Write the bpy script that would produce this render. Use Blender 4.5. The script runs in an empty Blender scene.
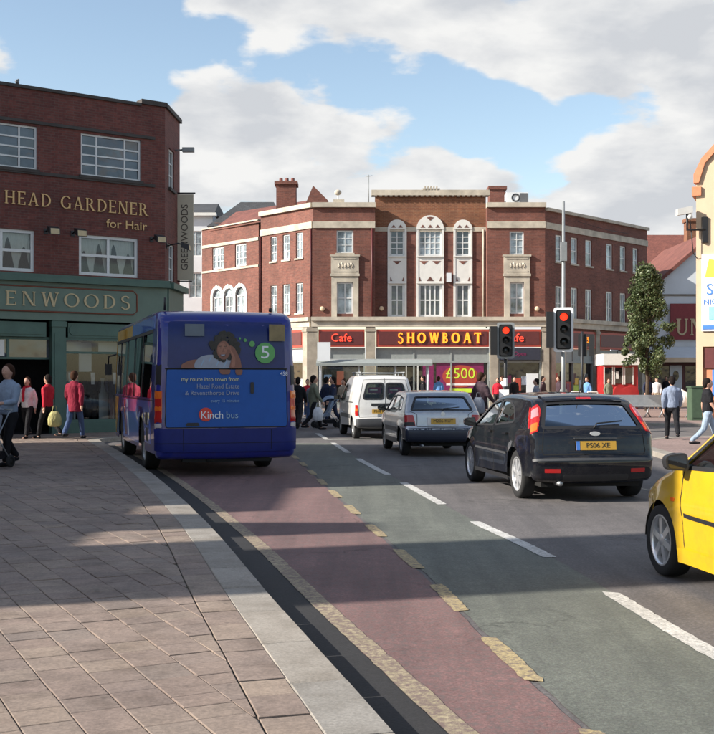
import bpy, bmesh, math, random
from mathutils import Vector, Matrix
from mathutils.geometry import delaunay_2d_cdt
random.seed(7)
R = math.radians
scene = bpy.context.scene
COL = scene.collection

# ------------------------------------------------------------------ camera
cam_data = bpy.data.cameras.new('camera')
cam = bpy.data.objects.new('camera', cam_data)
COL.objects.link(cam)
cam.location = (0, 0, 1.65)
cam.rotation_euler = (R(90), 0, 0)
cam_data.sensor_fit = 'HORIZONTAL'
cam_data.sensor_width = 36
cam_data.lens = 57.98
cam_data.shift_y = 0.0182
cam_data.clip_end = 3000
scene.camera = cam

# ------------------------------------------------------------------ light: sun from the left, a little behind the camera
SUN = Vector((-1.0, -0.30, 0.56)).normalized()
sun_data = bpy.data.lights.new('sun', 'SUN')
sun_data.energy = 5.0
sun_data.angle = R(0.6)
sun_data.color = (1.0, 0.93, 0.82)
sun = bpy.data.objects.new('sun', sun_data)
COL.objects.link(sun)
sun.rotation_euler = SUN.to_track_quat('Z', 'Y').to_euler()

def make_world():
    w = bpy.data.worlds.new('World'); scene.world = w; w.use_nodes = True
    nt = w.node_tree; N = nt.nodes; L = nt.links; N.clear()
    def nd(t, **k):
        n = N.new(t)
        for a, b in k.items(): setattr(n, a, b)
        return n
    def math_(op, a, b=None, clamp=False):
        n = nd('ShaderNodeMath', operation=op, use_clamp=clamp)
        for i, q in enumerate((a, b)):
            if q is None: continue
            if isinstance(q, (int, float)): n.inputs[i].default_value = q
            else: L.new(q, n.inputs[i])
        return n.outputs[0]
    def vmath(op, a, b):
        n = nd('ShaderNodeVectorMath', operation=op)
        for i, q in enumerate((a, b)):
            if isinstance(q, (tuple, Vector)): n.inputs[i].default_value = q
            else: L.new(q, n.inputs[i])
        return n
    sky = nd('ShaderNodeTexSky', sky_type='NISHITA')
    sky.sun_disc = False
    sky.sun_elevation = math.asin(SUN.z)
    sky.sun_rotation = math.atan2(SUN.x, SUN.y) % (2*math.pi)
    sky.air_density = 1.0; sky.dust_density = 0.6; sky.ozone_density = 1.2
    tc = nd('ShaderNodeTexCoord')
    d = tc.outputs['Generated']
    sepz = nd('ShaderNodeSeparateXYZ'); L.new(d, sepz.inputs[0])
    zc = math_('MAXIMUM', sepz.outputs[2], 0.0)
    kz = math_('DIVIDE', .60, math_('ADD', zc, .36))
    sc_ = nd('ShaderNodeVectorMath', operation='SCALE'); L.new(d, sc_.inputs[0]); L.new(kz, sc_.inputs['Scale'])
    stretched = vmath('MULTIPLY', sc_.outputs[0], (1.0, 1.0, 2.4)).outputs[0]
    def fbm(vec, scale, detail, rough, dist=0.0):
        n = nd('ShaderNodeTexNoise'); n.noise_dimensions = '3D'
        n.inputs['Scale'].default_value = scale; n.inputs['Detail'].default_value = detail
        n.inputs['Roughness'].default_value = rough; n.inputs['Distortion'].default_value = dist
        L.new(vec, n.inputs['Vector']); return n.outputs['Fac']
    base = fbm(stretched, 7.0, 10, 0.54, 0.08)
    toward = vmath('ADD', stretched, (-0.028, -0.004, 0.050)).outputs[0]
    base2 = fbm(toward, 7.0, 6, 0.55, 0.12)
    # cloud banks: direction (x, y=1, z), angular cosine radius, weight
    banks = [((-.13,.375),5,.5), ((-.05,.36),5.5,.5), ((.05,.345),5.5,.5), ((.15,.33),5.5,.5), ((.25,.325),5.5,.5), ((.34,.31),5.5,.5), ((.10,.45),9,.5), ((-.10,.47),7,.5), ((.32,.43),9,.5), ((.20,.275),3.2,.3), ((.31,.265),3.2,.3),
             ((-.115,.222),4.2,.5), ((-.045,.212),4.0,.5), ((.03,.19),4.0,.5), ((.09,.165),3.4,.5), ((-.19,.195),4.2,.5), ((-.10,.15),6,.5), ((.05,.12),6,.5), ((-.26,.13),6,.45),
             ((.25,.178),4.2,.5), ((.19,.145),4.2,.5), ((.33,.20),4.5,.5), ((.27,.10),6,.5), ((.15,.10),4,.4), ((-.318,.278),2.0,.5),
             ((-.25,.30),5.5,-.5), ((-.185,.285),3.4,-.6), ((-.115,.282),2.8,-.62), ((-.05,.275),2.5,-.6), ((.01,.262),2.6,-.55), ((.07,.248),2.8,-.55), ((.12,.225),3.0,-.5), ((.165,.195),2.2,-.4), ((.20,.225),2.0,-.3)]
    tot = math_('ADD', math_('MULTIPLY', base, 1.9), -.45)
    for (a, b), rad, wgt in banks:
        dv = Vector((a, 1, b)).normalized()
        dot = vmath('DOT_PRODUCT', d, tuple(dv)).outputs['Value']
        mr = nd('ShaderNodeMapRange'); mr.interpolation_type = 'SMOOTHSTEP'
        mr.inputs['From Min'].default_value = math.cos(R(rad)); mr.inputs['From Max'].default_value = math.cos(R(rad*.15))
        mr.inputs['To Min'].default_value = 0; mr.inputs['To Max'].default_value = wgt*.50
        L.new(dot, mr.inputs['Value'])
        tot = math_('ADD', tot, mr.outputs[0])
    cov = nd('ShaderNodeMapRange'); cov.interpolation_type = 'SMOOTHSTEP'
    cov.inputs['From Min'].default_value = 0.545; cov.inputs['From Max'].default_value = 0.715
    L.new(tot, cov.inputs['Value'])
    lit = math_('SUBTRACT', base, base2)
    thick = math_('SUBTRACT', tot, 0.62)
    sh = math_('MULTIPLY', lit, 3.4)
    sh = math_('ADD', sh, 0.66)
    th = math_('MULTIPLY', thick, -.80)
    sh = math_('ADD', sh, th, True)
    ramp = nd('ShaderNodeValToRGB')
    ramp.color_ramp.elements[0].position = 0.10; ramp.color_ramp.elements[0].color = (6.7, 6.95, 7.35, 1)
    ramp.color_ramp.elements[1].position = 0.85; ramp.color_ramp.elements[1].color = (9.6, 9.6, 9.5, 1)
    L.new(sh, ramp.inputs[0])
    gain = nd('ShaderNodeMix', data_type='RGBA', blend_type='MULTIPLY'); gain.inputs['Factor'].default_value = 1
    L.new(sky.outputs[0], gain.inputs['A']); gain.inputs['B'].default_value = (SKYGAIN[0], SKYGAIN[1], SKYGAIN[2], 1)
    mix = nd('ShaderNodeMix', data_type='RGBA')
    L.new(cov.outputs[0], mix.inputs['Factor']); L.new(gain.outputs['Result'], mix.inputs['A']); L.new(ramp.outputs[0], mix.inputs['B'])
    bg = nd('ShaderNodeBackground'); bg.inputs['Strength'].default_value = 0.05
    L.new(mix.outputs['Result'], bg.inputs['Color'])
    out = nd('ShaderNodeOutputWorld'); L.new(bg.outputs[0], out.inputs['Surface'])
SKYGAIN = (2.5, 2.32, 2.12)
make_world()
vs = scene.view_settings
vs.view_transform = 'Standard'; vs.look = 'None'; vs.exposure = 0.93; vs.gamma = 1.0; vs.use_curve_mapping = False
scene.cycles.max_bounces = 6; scene.cycles.transparent_max_bounces = 12
scene.cycles.use_denoising = True

# ------------------------------------------------------------------ materials
MATS = {}
def newmat(name):
    m = bpy.data.materials.new(name); m.use_nodes = True
    nt = m.node_tree; b = nt.nodes['Principled BSDF']
    MATS[name] = m
    return m, nt, b
def coords(nt, kind='Object'):
    return nt.nodes.new('ShaderNodeTexCoord').outputs[kind]
def noise(nt, vec, scale, detail=4, rough=.55):
    n = nt.nodes.new('ShaderNodeTexNoise'); n.inputs['Scale'].default_value = scale
    n.inputs['Detail'].default_value = detail; n.inputs['Roughness'].default_value = rough
    nt.links.new(vec, n.inputs['Vector']); return n.outputs['Fac']
def ramp(nt, fac, stops):
    r = nt.nodes.new('ShaderNodeValToRGB'); e = r.color_ramp.elements
    while len(e) < len(stops): e.new(.5)
    for i, (p, c) in enumerate(stops):
        e[i].position = p; e[i].color = (c[0], c[1], c[2], 1)
    nt.links.new(fac, r.inputs[0]); return r.outputs[0]
def mixc(nt, fac, a, b, mode='MIX'):
    m = nt.nodes.new('ShaderNodeMix'); m.data_type = 'RGBA'; m.blend_type = mode
    for s, q in (('Factor', fac), ('A', a), ('B', b)):
        if isinstance(q, (int, float)): m.inputs[s].default_value = q
        elif isinstance(q, tuple): m.inputs[s].default_value = (q[0], q[1], q[2], 1)
        else: nt.links.new(q, m.inputs[s])
    return m.outputs['Result']
def bump(nt, b, h, strength=.3, dist=.02):
    n = nt.nodes.new('ShaderNodeBump'); n.inputs['Strength'].default_value = strength; n.inputs['Distance'].default_value = dist
    nt.links.new(h, n.inputs['Height']); nt.links.new(n.outputs[0], b.inputs['Normal'])
def plain(name, c, rough=.6, metal=0, var=.12, scale=6, coat=0, spec=.5, objvar=0, brough=0):
    m, nt, b = newmat(name)
    b.inputs['Roughness'].default_value = rough; b.inputs['Metallic'].default_value = metal
    b.inputs['Coat Weight'].default_value = coat; b.inputs['Coat Roughness'].default_value = .04
    b.inputs['Specular IOR Level'].default_value = spec
    col = None
    if var:
        f = noise(nt, coords(nt), scale, 5, .6)
        lo = tuple(x*(1-var) for x in c); hi = tuple(min(1, x*(1+var)) for x in c)
        col = ramp(nt, f, [(.3, lo), (.7, hi)])
        nt.links.new(col, b.inputs['Base Color'])
        if brough: bump(nt, b, f, brough, .01)
    else:
        b.inputs['Base Color'].default_value = (*c, 1)
    if objvar:
        oi = nt.nodes.new('ShaderNodeObjectInfo')
        k = ramp(nt, oi.outputs['Random'], [(0, (1-objvar,)*3), (1, (1+objvar,)*3)])
        o = mixc(nt, 1.0, col if col else tuple(c), k, 'MULTIPLY')
        nt.links.new(o, b.inputs['Base Color'])
    return m
def emit(name, c, strength):
    m, nt, b = newmat(name)
    b.inputs['Base Color'].default_value = (*c, 1)
    b.inputs['Emission Color'].default_value = (*c, 1); b.inputs['Emission Strength'].default_value = strength
    return m
def brick(name, c1, c2, mortar, stain=.35, w=.225, h=.075):
    m, nt, b = newmat(name)
    uv = coords(nt, 'UV')
    t = nt.nodes.new('ShaderNodeTexBrick')
    for k, v in (('Scale', 1), ('Brick Width', w), ('Row Height', h), ('Mortar Size', .007), ('Mortar Smooth', .2), ('Bias', 0)): t.inputs[k].default_value = v
    t.inputs['Color1'].default_value = (*c1, 1); t.inputs['Color2'].default_value = (*c2, 1); t.inputs['Mortar'].default_value = (*mortar, 1)
    nt.links.new(uv, t.inputs['Vector'])
    f = noise(nt, coords(nt), .7, 6, .6)
    k = ramp(nt, f, [(.3, (1-stain,)*3), (.72, (1.12,)*3)])
    f2 = noise(nt, coords(nt), 9, 3, .6)
    k2 = ramp(nt, f2, [(.3, (.82,)*3), (.7, (1.15,)*3)])
    c = mixc(nt, 1.0, t.outputs['Color'], k, 'MULTIPLY'); c = mixc(nt, 1.0, c, k2, 'MULTIPLY')
    nt.links.new(c, b.inputs['Base Color']); b.inputs['Roughness'].default_value = .85
    bump(nt, b, t.outputs['Fac'], -.35, .008)
    return m
def surface(name, c, var=.18, crack=.0, rough=.85, worn=None, wornamt=.5, fine=60, tracks=False):
    """road surfacings: speckle, large patches, worn areas"""
    m, nt, b = newmat(name)
    v = coords(nt)
    f1 = noise(nt, v, .45, 6, .65); f2 = noise(nt, v, fine, 3, .7); f3 = noise(nt, v, 3.5, 5, .65)
    a = ramp(nt, f1, [(.3, tuple(x*(1-var) for x in c)), (.7, tuple(x*(1+var) for x in c))])
    k2 = ramp(nt, f2, [(.3, (.62,)*3), (.7, (1.38,)*3)])
    k3 = ramp(nt, f3, [(.3, (.84,)*3), (.7, (1.14,)*3)])
    a = mixc(nt, 1, a, k2, 'MULTIPLY'); a = mixc(nt, 1, a, k3, 'MULTIPLY')
    if worn:
        f4 = noise(nt, v, 19, 9, .8)
        msk = ramp(nt, f4, [(wornamt-.06, (1, 1, 1)), (wornamt+.06, (0, 0, 0))])
        a = mixc(nt, msk, a, worn)
    if tracks:
        # oil spots, gum and long stains drawn out along the direction of travel
        mp = nt.nodes.new('ShaderNodeMapping'); mp.inputs['Rotation'].default_value = (0, 0, R(-8)); mp.inputs['Scale'].default_value = (2.6, .16, 1); nt.links.new(v, mp.inputs['Vector'])
        f5 = noise(nt, mp.outputs[0], 1.3, 5, .6); k5 = ramp(nt, f5, [(.36, (.80, .80, .81)), (.62, (1.07, 1.06, 1.05))])
        a = mixc(nt, 1, a, k5, 'MULTIPLY')
        vo = nt.nodes.new('ShaderNodeTexVoronoi'); vo.inputs['Scale'].default_value = 2.3; nt.links.new(v, vo.inputs['Vector'])
        k6 = ramp(nt, vo.outputs['Distance'], [(.0, (.62, .62, .62)), (.05, (.72, .72, .72)), (.075, (1, 1, 1))])
        f7 = noise(nt, v, 1.1, 3, .6); m7 = ramp(nt, f7, [(.5, (0, 0, 0)), (.56, (1, 1, 1))])
        a = mixc(nt, m7, a, mixc(nt, 1, a, k6, 'MULTIPLY'))
        cr_ = nt.nodes.new('ShaderNodeTexVoronoi'); cr_.feature = 'DISTANCE_TO_EDGE'; cr_.inputs['Scale'].default_value = .42
        wv = nt.nodes.new('ShaderNodeVectorMath'); wv.operation = 'ADD'; nz = nt.nodes.new('ShaderNodeTexNoise'); nz.inputs['Scale'].default_value = 2.5; nz.inputs['Detail'].default_value = 6; nt.links.new(v, nz.inputs['Vector'])
        nt.links.new(v, wv.inputs[0]); nt.links.new(nz.outputs['Color'], wv.inputs[1]); nt.links.new(wv.outputs[0], cr_.inputs['Vector'])
        k8 = ramp(nt, cr_.outputs['Distance'], [(.0, (.55, .55, .55)), (.006, (.72, .72, .72)), (.011, (1, 1, 1))])
        f9 = noise(nt, v, .35, 2, .5); m9 = ramp(nt, f9, [(.48, (0, 0, 0)), (.6, (1, 1, 1))])
        a = mixc(nt, m9, a, mixc(nt, 1, a, k8, 'MULTIPLY'))
    nt.links.new(a, b.inputs['Base Color']); b.inputs['Roughness'].default_value = rough
    bump(nt, b, f2, .35, .006)
    return m
def glass_opaque(name, c, rough=.04, spec=.6, wav=0, var=.5, vs_=1.4):
    m, nt, b = newmat(name)
    f = noise(nt, coords(nt), vs_, 4, .6)
    col = ramp(nt, f, [(.35, tuple(x*(1-var) for x in c)), (.65, tuple(x*(1+var) for x in c))])
    nt.links.new(col, b.inputs['Base Color'])
    b.inputs['Roughness'].default_value = rough; b.inputs['Specular IOR Level'].default_value = spec
    if wav:
        f = noise(nt, coords(nt), 2.2, 1, .5); bump(nt, b, f, wav, .12)
    return m
def glass_clear(name, tint, refl=1.0):
    m, nt, b = newmat(name); nt.nodes.remove(b)
    tr = nt.nodes.new('ShaderNodeBsdfTransparent'); tr.inputs[0].default_value = (*tint, 1)
    gl = nt.nodes.new('ShaderNodeBsdfGlossy'); gl.inputs['Roughness'].default_value = .015; gl.inputs[0].default_value = (.95, .97, 1, 1)
    fr = nt.nodes.new('ShaderNodeFresnel'); fr.inputs[0].default_value = 1.5
    mul = nt.nodes.new('ShaderNodeMath'); mul.operation = 'MULTIPLY'; mul.inputs[1].default_value = refl; mul.use_clamp = True
    nt.links.new(fr.outputs[0], mul.inputs[0])
    mx = nt.nodes.new('ShaderNodeMixShader'); nt.links.new(mul.outputs[0], mx.inputs[0]); nt.links.new(tr.outputs[0], mx.inputs[1]); nt.links.new(gl.outputs[0], mx.inputs[2])
    nt.links.new(mx.outputs[0], nt.nodes['Material Output'].inputs['Surface'])
    return m

brick('brick_dark', (.168, .050, .040), (.112, .033, .028), (.13, .075, .065), .3)
brick('brick_red', (.210, .074, .051), (.145, .050, .037), (.165, .095, .078), .38)
brick('brick_orange', (.25, .095, .045), (.18, .066, .036), (.24, .15, .09), .35)
brick('brick_plain', (.26, .10, .07), (.19, .07, .05), (.3, .24, .2), .3)
plain('stone_cream', (.43, .385, .315), .8, var=.28, scale=1.6)
plain('stone_warm', (.66, .50, .34), .8, var=.12, scale=1.5)
plain('stone_dark', (.20, .17, .14), .85, var=.2, scale=2)
plain('white_paint', (.64, .63, .60), .5, var=.06, scale=3)
plain('white_wall', (.62, .65, .68), .8, var=.07, scale=.9)
plain('frame_white', (.62, .63, .63), .4, var=.05)
plain('coping_dark', (.055, .048, .045), .8, var=.25, scale=3)
plain('lead_grey', (.10, .105, .115), .55, var=.2, scale=1.5)
brick('slate_roof', (.06, .063, .07), (.045, .047, .052), (.025, .025, .028), .25, .3, .2)
brick('tile_roof', (.20, .070, .052), (.15, .052, .042), (.08, .03, .025), .3, .25, .18)
plain('shop_green', (.055, .112, .090), .5, var=.14, scale=2.5)
plain('shop_green_light', (.105, .158, .128), .5, var=.12, scale=2)
plain('gold_letter', (.62, .40, .17), .45, var=.1)
plain('gold_dull', (.50, .40, .24), .6, var=.1)
plain('sign_brown', (.20, .055, .03), .5, var=.1)
plain('sign_maroon', (.10, .020, .020), .5, var=.12)
plain('sign_red', (.36, .05, .03), .5, var=.1)
plain('sign_beige', (.50, .45, .35), .6, var=.1, scale=1.5)
plain('sign_ink', (.07, .055, .045), .6, var=.1)
emit('neon_yellow', (1.0, .30, .02), .62)
emit('neon_red', (1.0, .06, .03), .5)
plain('poster_purple', (.18, .015, .08), .4, var=.2)
plain('poster_green', (.52, .72, .05), .4, var=.1)
plain('poster_white', (.75, .72, .72), .4, var=.1)
plain('shutter_grey', (.25, .275, .27), .5, var=.1)
plain('blue_sign', (.05, .18, .55), .5, var=.1)
plain('aqua_panel', (.25, .62, .66), .4, var=.1)
plain('yellow_sign', (.75, .50, .06), .5, var=.1)
plain('cream_render', (.52, .39, .27), .8, var=.08, scale=1.2)
plain('orange_brick_paint', (.52, .20, .10), .7, var=.12)
glass_opaque('window_glass', (.055, .066, .078), .03, .9, .05)
glass_opaque('window_pale', (.22, .26, .29), .06, .9, .08, .75, 1.3)
glass_opaque('window_wavy', (.27, .265, .25), .04, 1.0, .5, .95, 2.6)
glass_opaque('shop_dark', (.018, .018, .02), .05, .7, .04)
glass_clear('shop_glass', (.80, .84, .83), 1.3)
glass_clear('car_glass', (.46, .53, .51), .8)
glass_clear('bus_glass', (.10, .115, .15), 1.0)
surface('asphalt', (.108, .099, .099), .22, fine=38, worn=(.088, .083, .085), wornamt=.43, tracks=True)
surface('gutter_tarmac_shade', (.017, .0165, .018), .25, fine=55)  # near-black tone holds the kerb's shadow along with the tarmac
surface('red_surfacing', (.170, .094, .090), .24, worn=(.128, .094, .091), wornamt=.47, tracks=True)
surface('green_surfacing', (.118, .128, .110), .22, worn=(.095, .098, .089), wornamt=.45, tracks=True)
surface('yellow_line', (.30, .25, .165), .22, worn=(.16, .115, .10), wornamt=.50)
surface('yellow_faded', (.36, .285, .15), .25, worn=(.16, .125, .10), wornamt=.48)
surface('white_line', (.47, .46, .44), .16, worn=(.17, .17, .16), wornamt=.42)
surface('far_paving', (.22, .155, .14), .18, fine=20)
surface('joint_sand', (.060, .052, .042), .25, fine=40, worn=(.07, .08, .035), wornamt=.46)
m_, nt_, b_ = newmat('paver')
oi_ = nt_.nodes.new('ShaderNodeObjectInfo'); geo_ = nt_.nodes.new('ShaderNodeNewGeometry'); pos_ = geo_.outputs['Position']
ad_ = nt_.nodes.new('ShaderNodeMath'); ad_.operation = 'ADD'; fc_ = nt_.nodes.new('ShaderNodeMath'); fc_.operation = 'FRACT'
nt_.links.new(oi_.outputs['Random'], ad_.inputs[0]); nt_.links.new(geo_.outputs['Random Per Island'], ad_.inputs[1]); nt_.links.new(ad_.outputs[0], fc_.inputs[0])
cr_ = ramp(nt_, fc_.outputs[0], [(0, (.205, .162, .140)), (.3, (.242, .186, .158)), (.55, (.220, .174, .152)), (.8, (.262, .208, .170)), (1, (.202, .165, .147))])
f1_ = noise(nt_, pos_, .8, 5, .6); f2_ = noise(nt_, pos_, 48, 3, .7); f3_ = noise(nt_, pos_, 6, 6, .7)
k_ = ramp(nt_, f1_, [(.3, (.82, .80, .80)), (.7, (1.14, 1.12, 1.08))]); k2_ = ramp(nt_, f2_, [(.3, (.82,)*3), (.7, (1.16,)*3)]); k3_ = ramp(nt_, f3_, [(.33, (.78,)*3), (.6, (1.06,)*3)])
c_ = mixc(nt_, 1, cr_, k_, 'MULTIPLY'); c_ = mixc(nt_, 1, c_, k2_, 'MULTIPLY'); c_ = mixc(nt_, 1, c_, k3_, 'MULTIPLY')
vo_ = nt_.nodes.new('ShaderNodeTexVoronoi'); vo_.inputs['Scale'].default_value = 3.1; nt_.links.new(pos_, vo_.inputs['Vector'])
kg_ = ramp(nt_, vo_.outputs['Distance'], [(.0, (.66,)*3), (.045, (.70,)*3), (.06, (1, 1, 1))]); fs_ = noise(nt_, pos_, 1.9, 7, .7); ks_ = ramp(nt_, fs_, [(.36, (.76, .74, .72)), (.5, (1, 1, 1)), (.7, (1.06, 1.05, 1.02))])
c_ = mixc(nt_, 1, c_, kg_, 'MULTIPLY'); c_ = mixc(nt_, 1, c_, ks_, 'MULTIPLY')
nt_.links.new(c_, b_.inputs['Base Color']); b_.inputs['Roughness'].default_value = .8; bump(nt_, b_, f2_, .3, .004)
m_, nt_, b_ = newmat('kerb_stone')
oi_ = nt_.nodes.new('ShaderNodeObjectInfo'); geo_ = nt_.nodes.new('ShaderNodeNewGeometry'); pos_ = geo_.outputs['Position']
cr_ = ramp(nt_, oi_.outputs['Random'], [(0, (.235, .212, .185)), (.5, (.285, .256, .222)), (1, (.24, .225, .205))])
f2_ = noise(nt_, pos_, 55, 3, .7); f3_ = noise(nt_, pos_, 3, 6, .7)
k2_ = ramp(nt_, f2_, [(.3, (.78,)*3), (.7, (1.2,)*3)]); k3_ = ramp(nt_, f3_, [(.33, (.75, .73, .7)), (.6, (1.08,)*3)])
c_ = mixc(nt_, 1, cr_, k2_, 'MULTIPLY'); c_ = mixc(nt_, 1, c_, k3_, 'MULTIPLY')
nt_.links.new(c_, b_.inputs['Base Color']); b_.inputs['Roughness'].default_value = .75; bump(nt_, b_, f2_, .3, .004)
plain('tyre', (.012, .012, .013), .85, var=.2)
plain('alloy', (.72, .73, .75), .30, metal=.7, var=.05)
plain('steel_trim', (.30, .31, .32), .4, metal=.7, var=.1)
plain('black_plastic', (.016, .016, .018), .5, var=.15)
plain('grey_plastic', (.055, .057, .062), .55, var=.1)
plain('navy_plastic', (.020, .024, .042), .42, var=.1)
plain('underbody', (.008, .008, .008), .9, var=.1)
plain('seat_cloth', (.035, .036, .04), .9, var=.15)
def paint(name, c, metal=0, rough=.28):
    m = plain(name, c, rough, metal, var=.04, scale=2, coat=.85, spec=.25 if not metal else .5)
    nt = m.node_tree; b = nt.nodes['Principled BSDF']; v = coords(nt)
    f = noise(nt, v, 3.5, 8, .72)
    k = ramp(nt, f, [(.48, (0, 0, 0)), (.75, (.28, .28, .28))])
    src = b.inputs['Base Color'].links[0].from_socket
    nt.links.new(mixc(nt, k, src, (.075, .066, .056)), b.inputs['Base Color'])
    cr = ramp(nt, f, [(.3, (.012,)*3), (.8, (.06,)*3)]); nt.links.new(cr, b.inputs['Coat Roughness'])
    return m
paint('paint_black', (.006, .0065, .010), 0, .4); paint('paint_silver', (.48, .49, .51), .75, .36)
paint('paint_white', (.66, .65, .63)); paint('paint_yellow', (.56, .345, .012), 0, .35); paint('paint_blue', (.013, .021, .20), 0, .35)
plain('bus_panel', (.008, .080, .34), .38, var=.06, spec=.3); plain('bus_glass_print', (.011, .022, .125), .22, var=.1, spec=.35); paint('bus_orange', (.85, .44, .02)); paint('bus_lightblue', (.10, .22, .70), 0, .3)
paint('lens_red', (.42, .012, .012), 0, .15); paint('lens_orange', (.75, .14, .015), 0, .15); paint('lens_clear', (.55, .50, .50), 0, .15); paint('lens_pink', (.62, .22, .24), 0, .15)
plain('plate_amber', (.52, .29, .03), .4, var=.06); plain('plate_ink', (.01, .01, .01), .5, var=0)
plain('print_white', (.72, .74, .78), .4, var=.03); plain('print_yellow', (.58, .55, .30), .4, var=.05); plain('print_pale', (.24, .38, .55), .4, var=.05)
plain('print_green', (.10, .34, .10), .4, var=.05); plain('print_grey', (.10, .13, .17), .4, var=.1); plain('print_amber', (.20, .15, .07), .4, var=.2); plain('print_red', (.62, .04, .025), .4, var=.05)
plain('print_skin', (.21, .085, .06), .4, var=.1); plain('print_hair', (.012, .01, .01), .4, var=.1); plain('print_shirt', (.27, .30, .38), .4, var=.1)
plain('signal_black', (.010, .010, .011), .5, var=.1); plain('signal_white', (.80, .81, .82), .5, var=.05); plain('lens_off', (.02, .022, .02), .15, var=.1)
emit('signal_red', (1.0, .035, .012), 1.1)
plain('pole_grey', (.27, .285, .29), .5, metal=.3, var=.1); plain('pole_dark', (.018, .02, .024), .5, var=.1)
plain('metal_grey', (.30, .32, .34), .4, metal=.6, var=.1); plain('cabinet_green', (.05, .085, .05), .6, var=.15)
plain('kiosk_red', (.34, .018, .02), .45, var=.2, scale=2); plain('kiosk_white', (.68, .66, .62), .6, var=.06)
plain('skin', (.46, .26, .19), .55, var=.06); plain('hair_dark', (.014, .010, .009), .8, var=.2, scale=40, spec=.12); plain('hair_brown', (.045, .020, .012), .8, var=.2, scale=40, spec=.12); plain('hair_white', (.55, .53, .50), .6, var=.1, scale=40)
for n_, c_ in dict(cloth_blue=(.20, .24, .33), cloth_grey=(.20, .22, .27), cloth_black=(.013, .013, .016), cloth_red=(.42, .018, .035), cloth_maroon=(.20, .016, .036), cloth_white=(.62, .60, .61), jeans=(.055, .085, .17), jeans_pale=(.26, .33, .42), cloth_olive=(.17, .18, .13), cloth_navy=(.025, .032, .065), cloth_plum=(.055, .035, .045), cloth_sky=(.12, .26, .52), cloth_dark=(.03, .028, .032), bag_yellow=(.42, .38, .17), bag_white=(.68, .68, .70), cloth_skyjacket=(.24, .30, .40), cloth_beige=(.34, .28, .21)).items():
    m_ = plain(n_, c_, .85, var=.16, scale=9, spec=.2); nt_ = m_.node_tree
    mp_ = nt_.nodes.new('ShaderNodeMapping'); mp_.inputs['Scale'].default_value = (1, 1, .45); nt_.links.new(coords(nt_), mp_.inputs['Vector'])
    bump(nt_, nt_.nodes['Principled BSDF'], noise(nt_, mp_.outputs[0], 11, 3, .5), .75, .05)
plain('bark', (.07, .05, .035), .9, var=.3, scale=12)
m_, nt_, b_ = newmat('leaf')
geo_ = nt_.nodes.new('ShaderNodeNewGeometry')
c_ = ramp(nt_, geo_.outputs['Random Per Island'], [(0, (.032, .054, .018)), (.5, (.060, .090, .030)), (1, (.105, .12, .05))])
nt_.links.new(c_, b_.inputs['Base Color']); b_.inputs['Roughness'].default_value = .55
plain('print_skin_light', (.30, .13, .09), .4, var=.12); plain('print_hair_soft', (.022, .017, .018), .4, var=.2); plain('print_shade', (.10, .04, .035), .4, var=.1)
plain('pub_red', (.21, .018, .026), .5, var=.12); plain('white_render', (.60, .63, .66), .8, var=.08, scale=.8)
b_ = MATS['paint_black'].node_tree.nodes['Principled BSDF']; b_.inputs['Coat Weight'].default_value = .9; b_.inputs['Specular IOR Level'].default_value = .05
plain('pier_stone', (.30, .265, .215), .85, var=.3, scale=1.8); plain('curtain_reflection', (.66, .65, .62), .9, var=.08)
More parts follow.
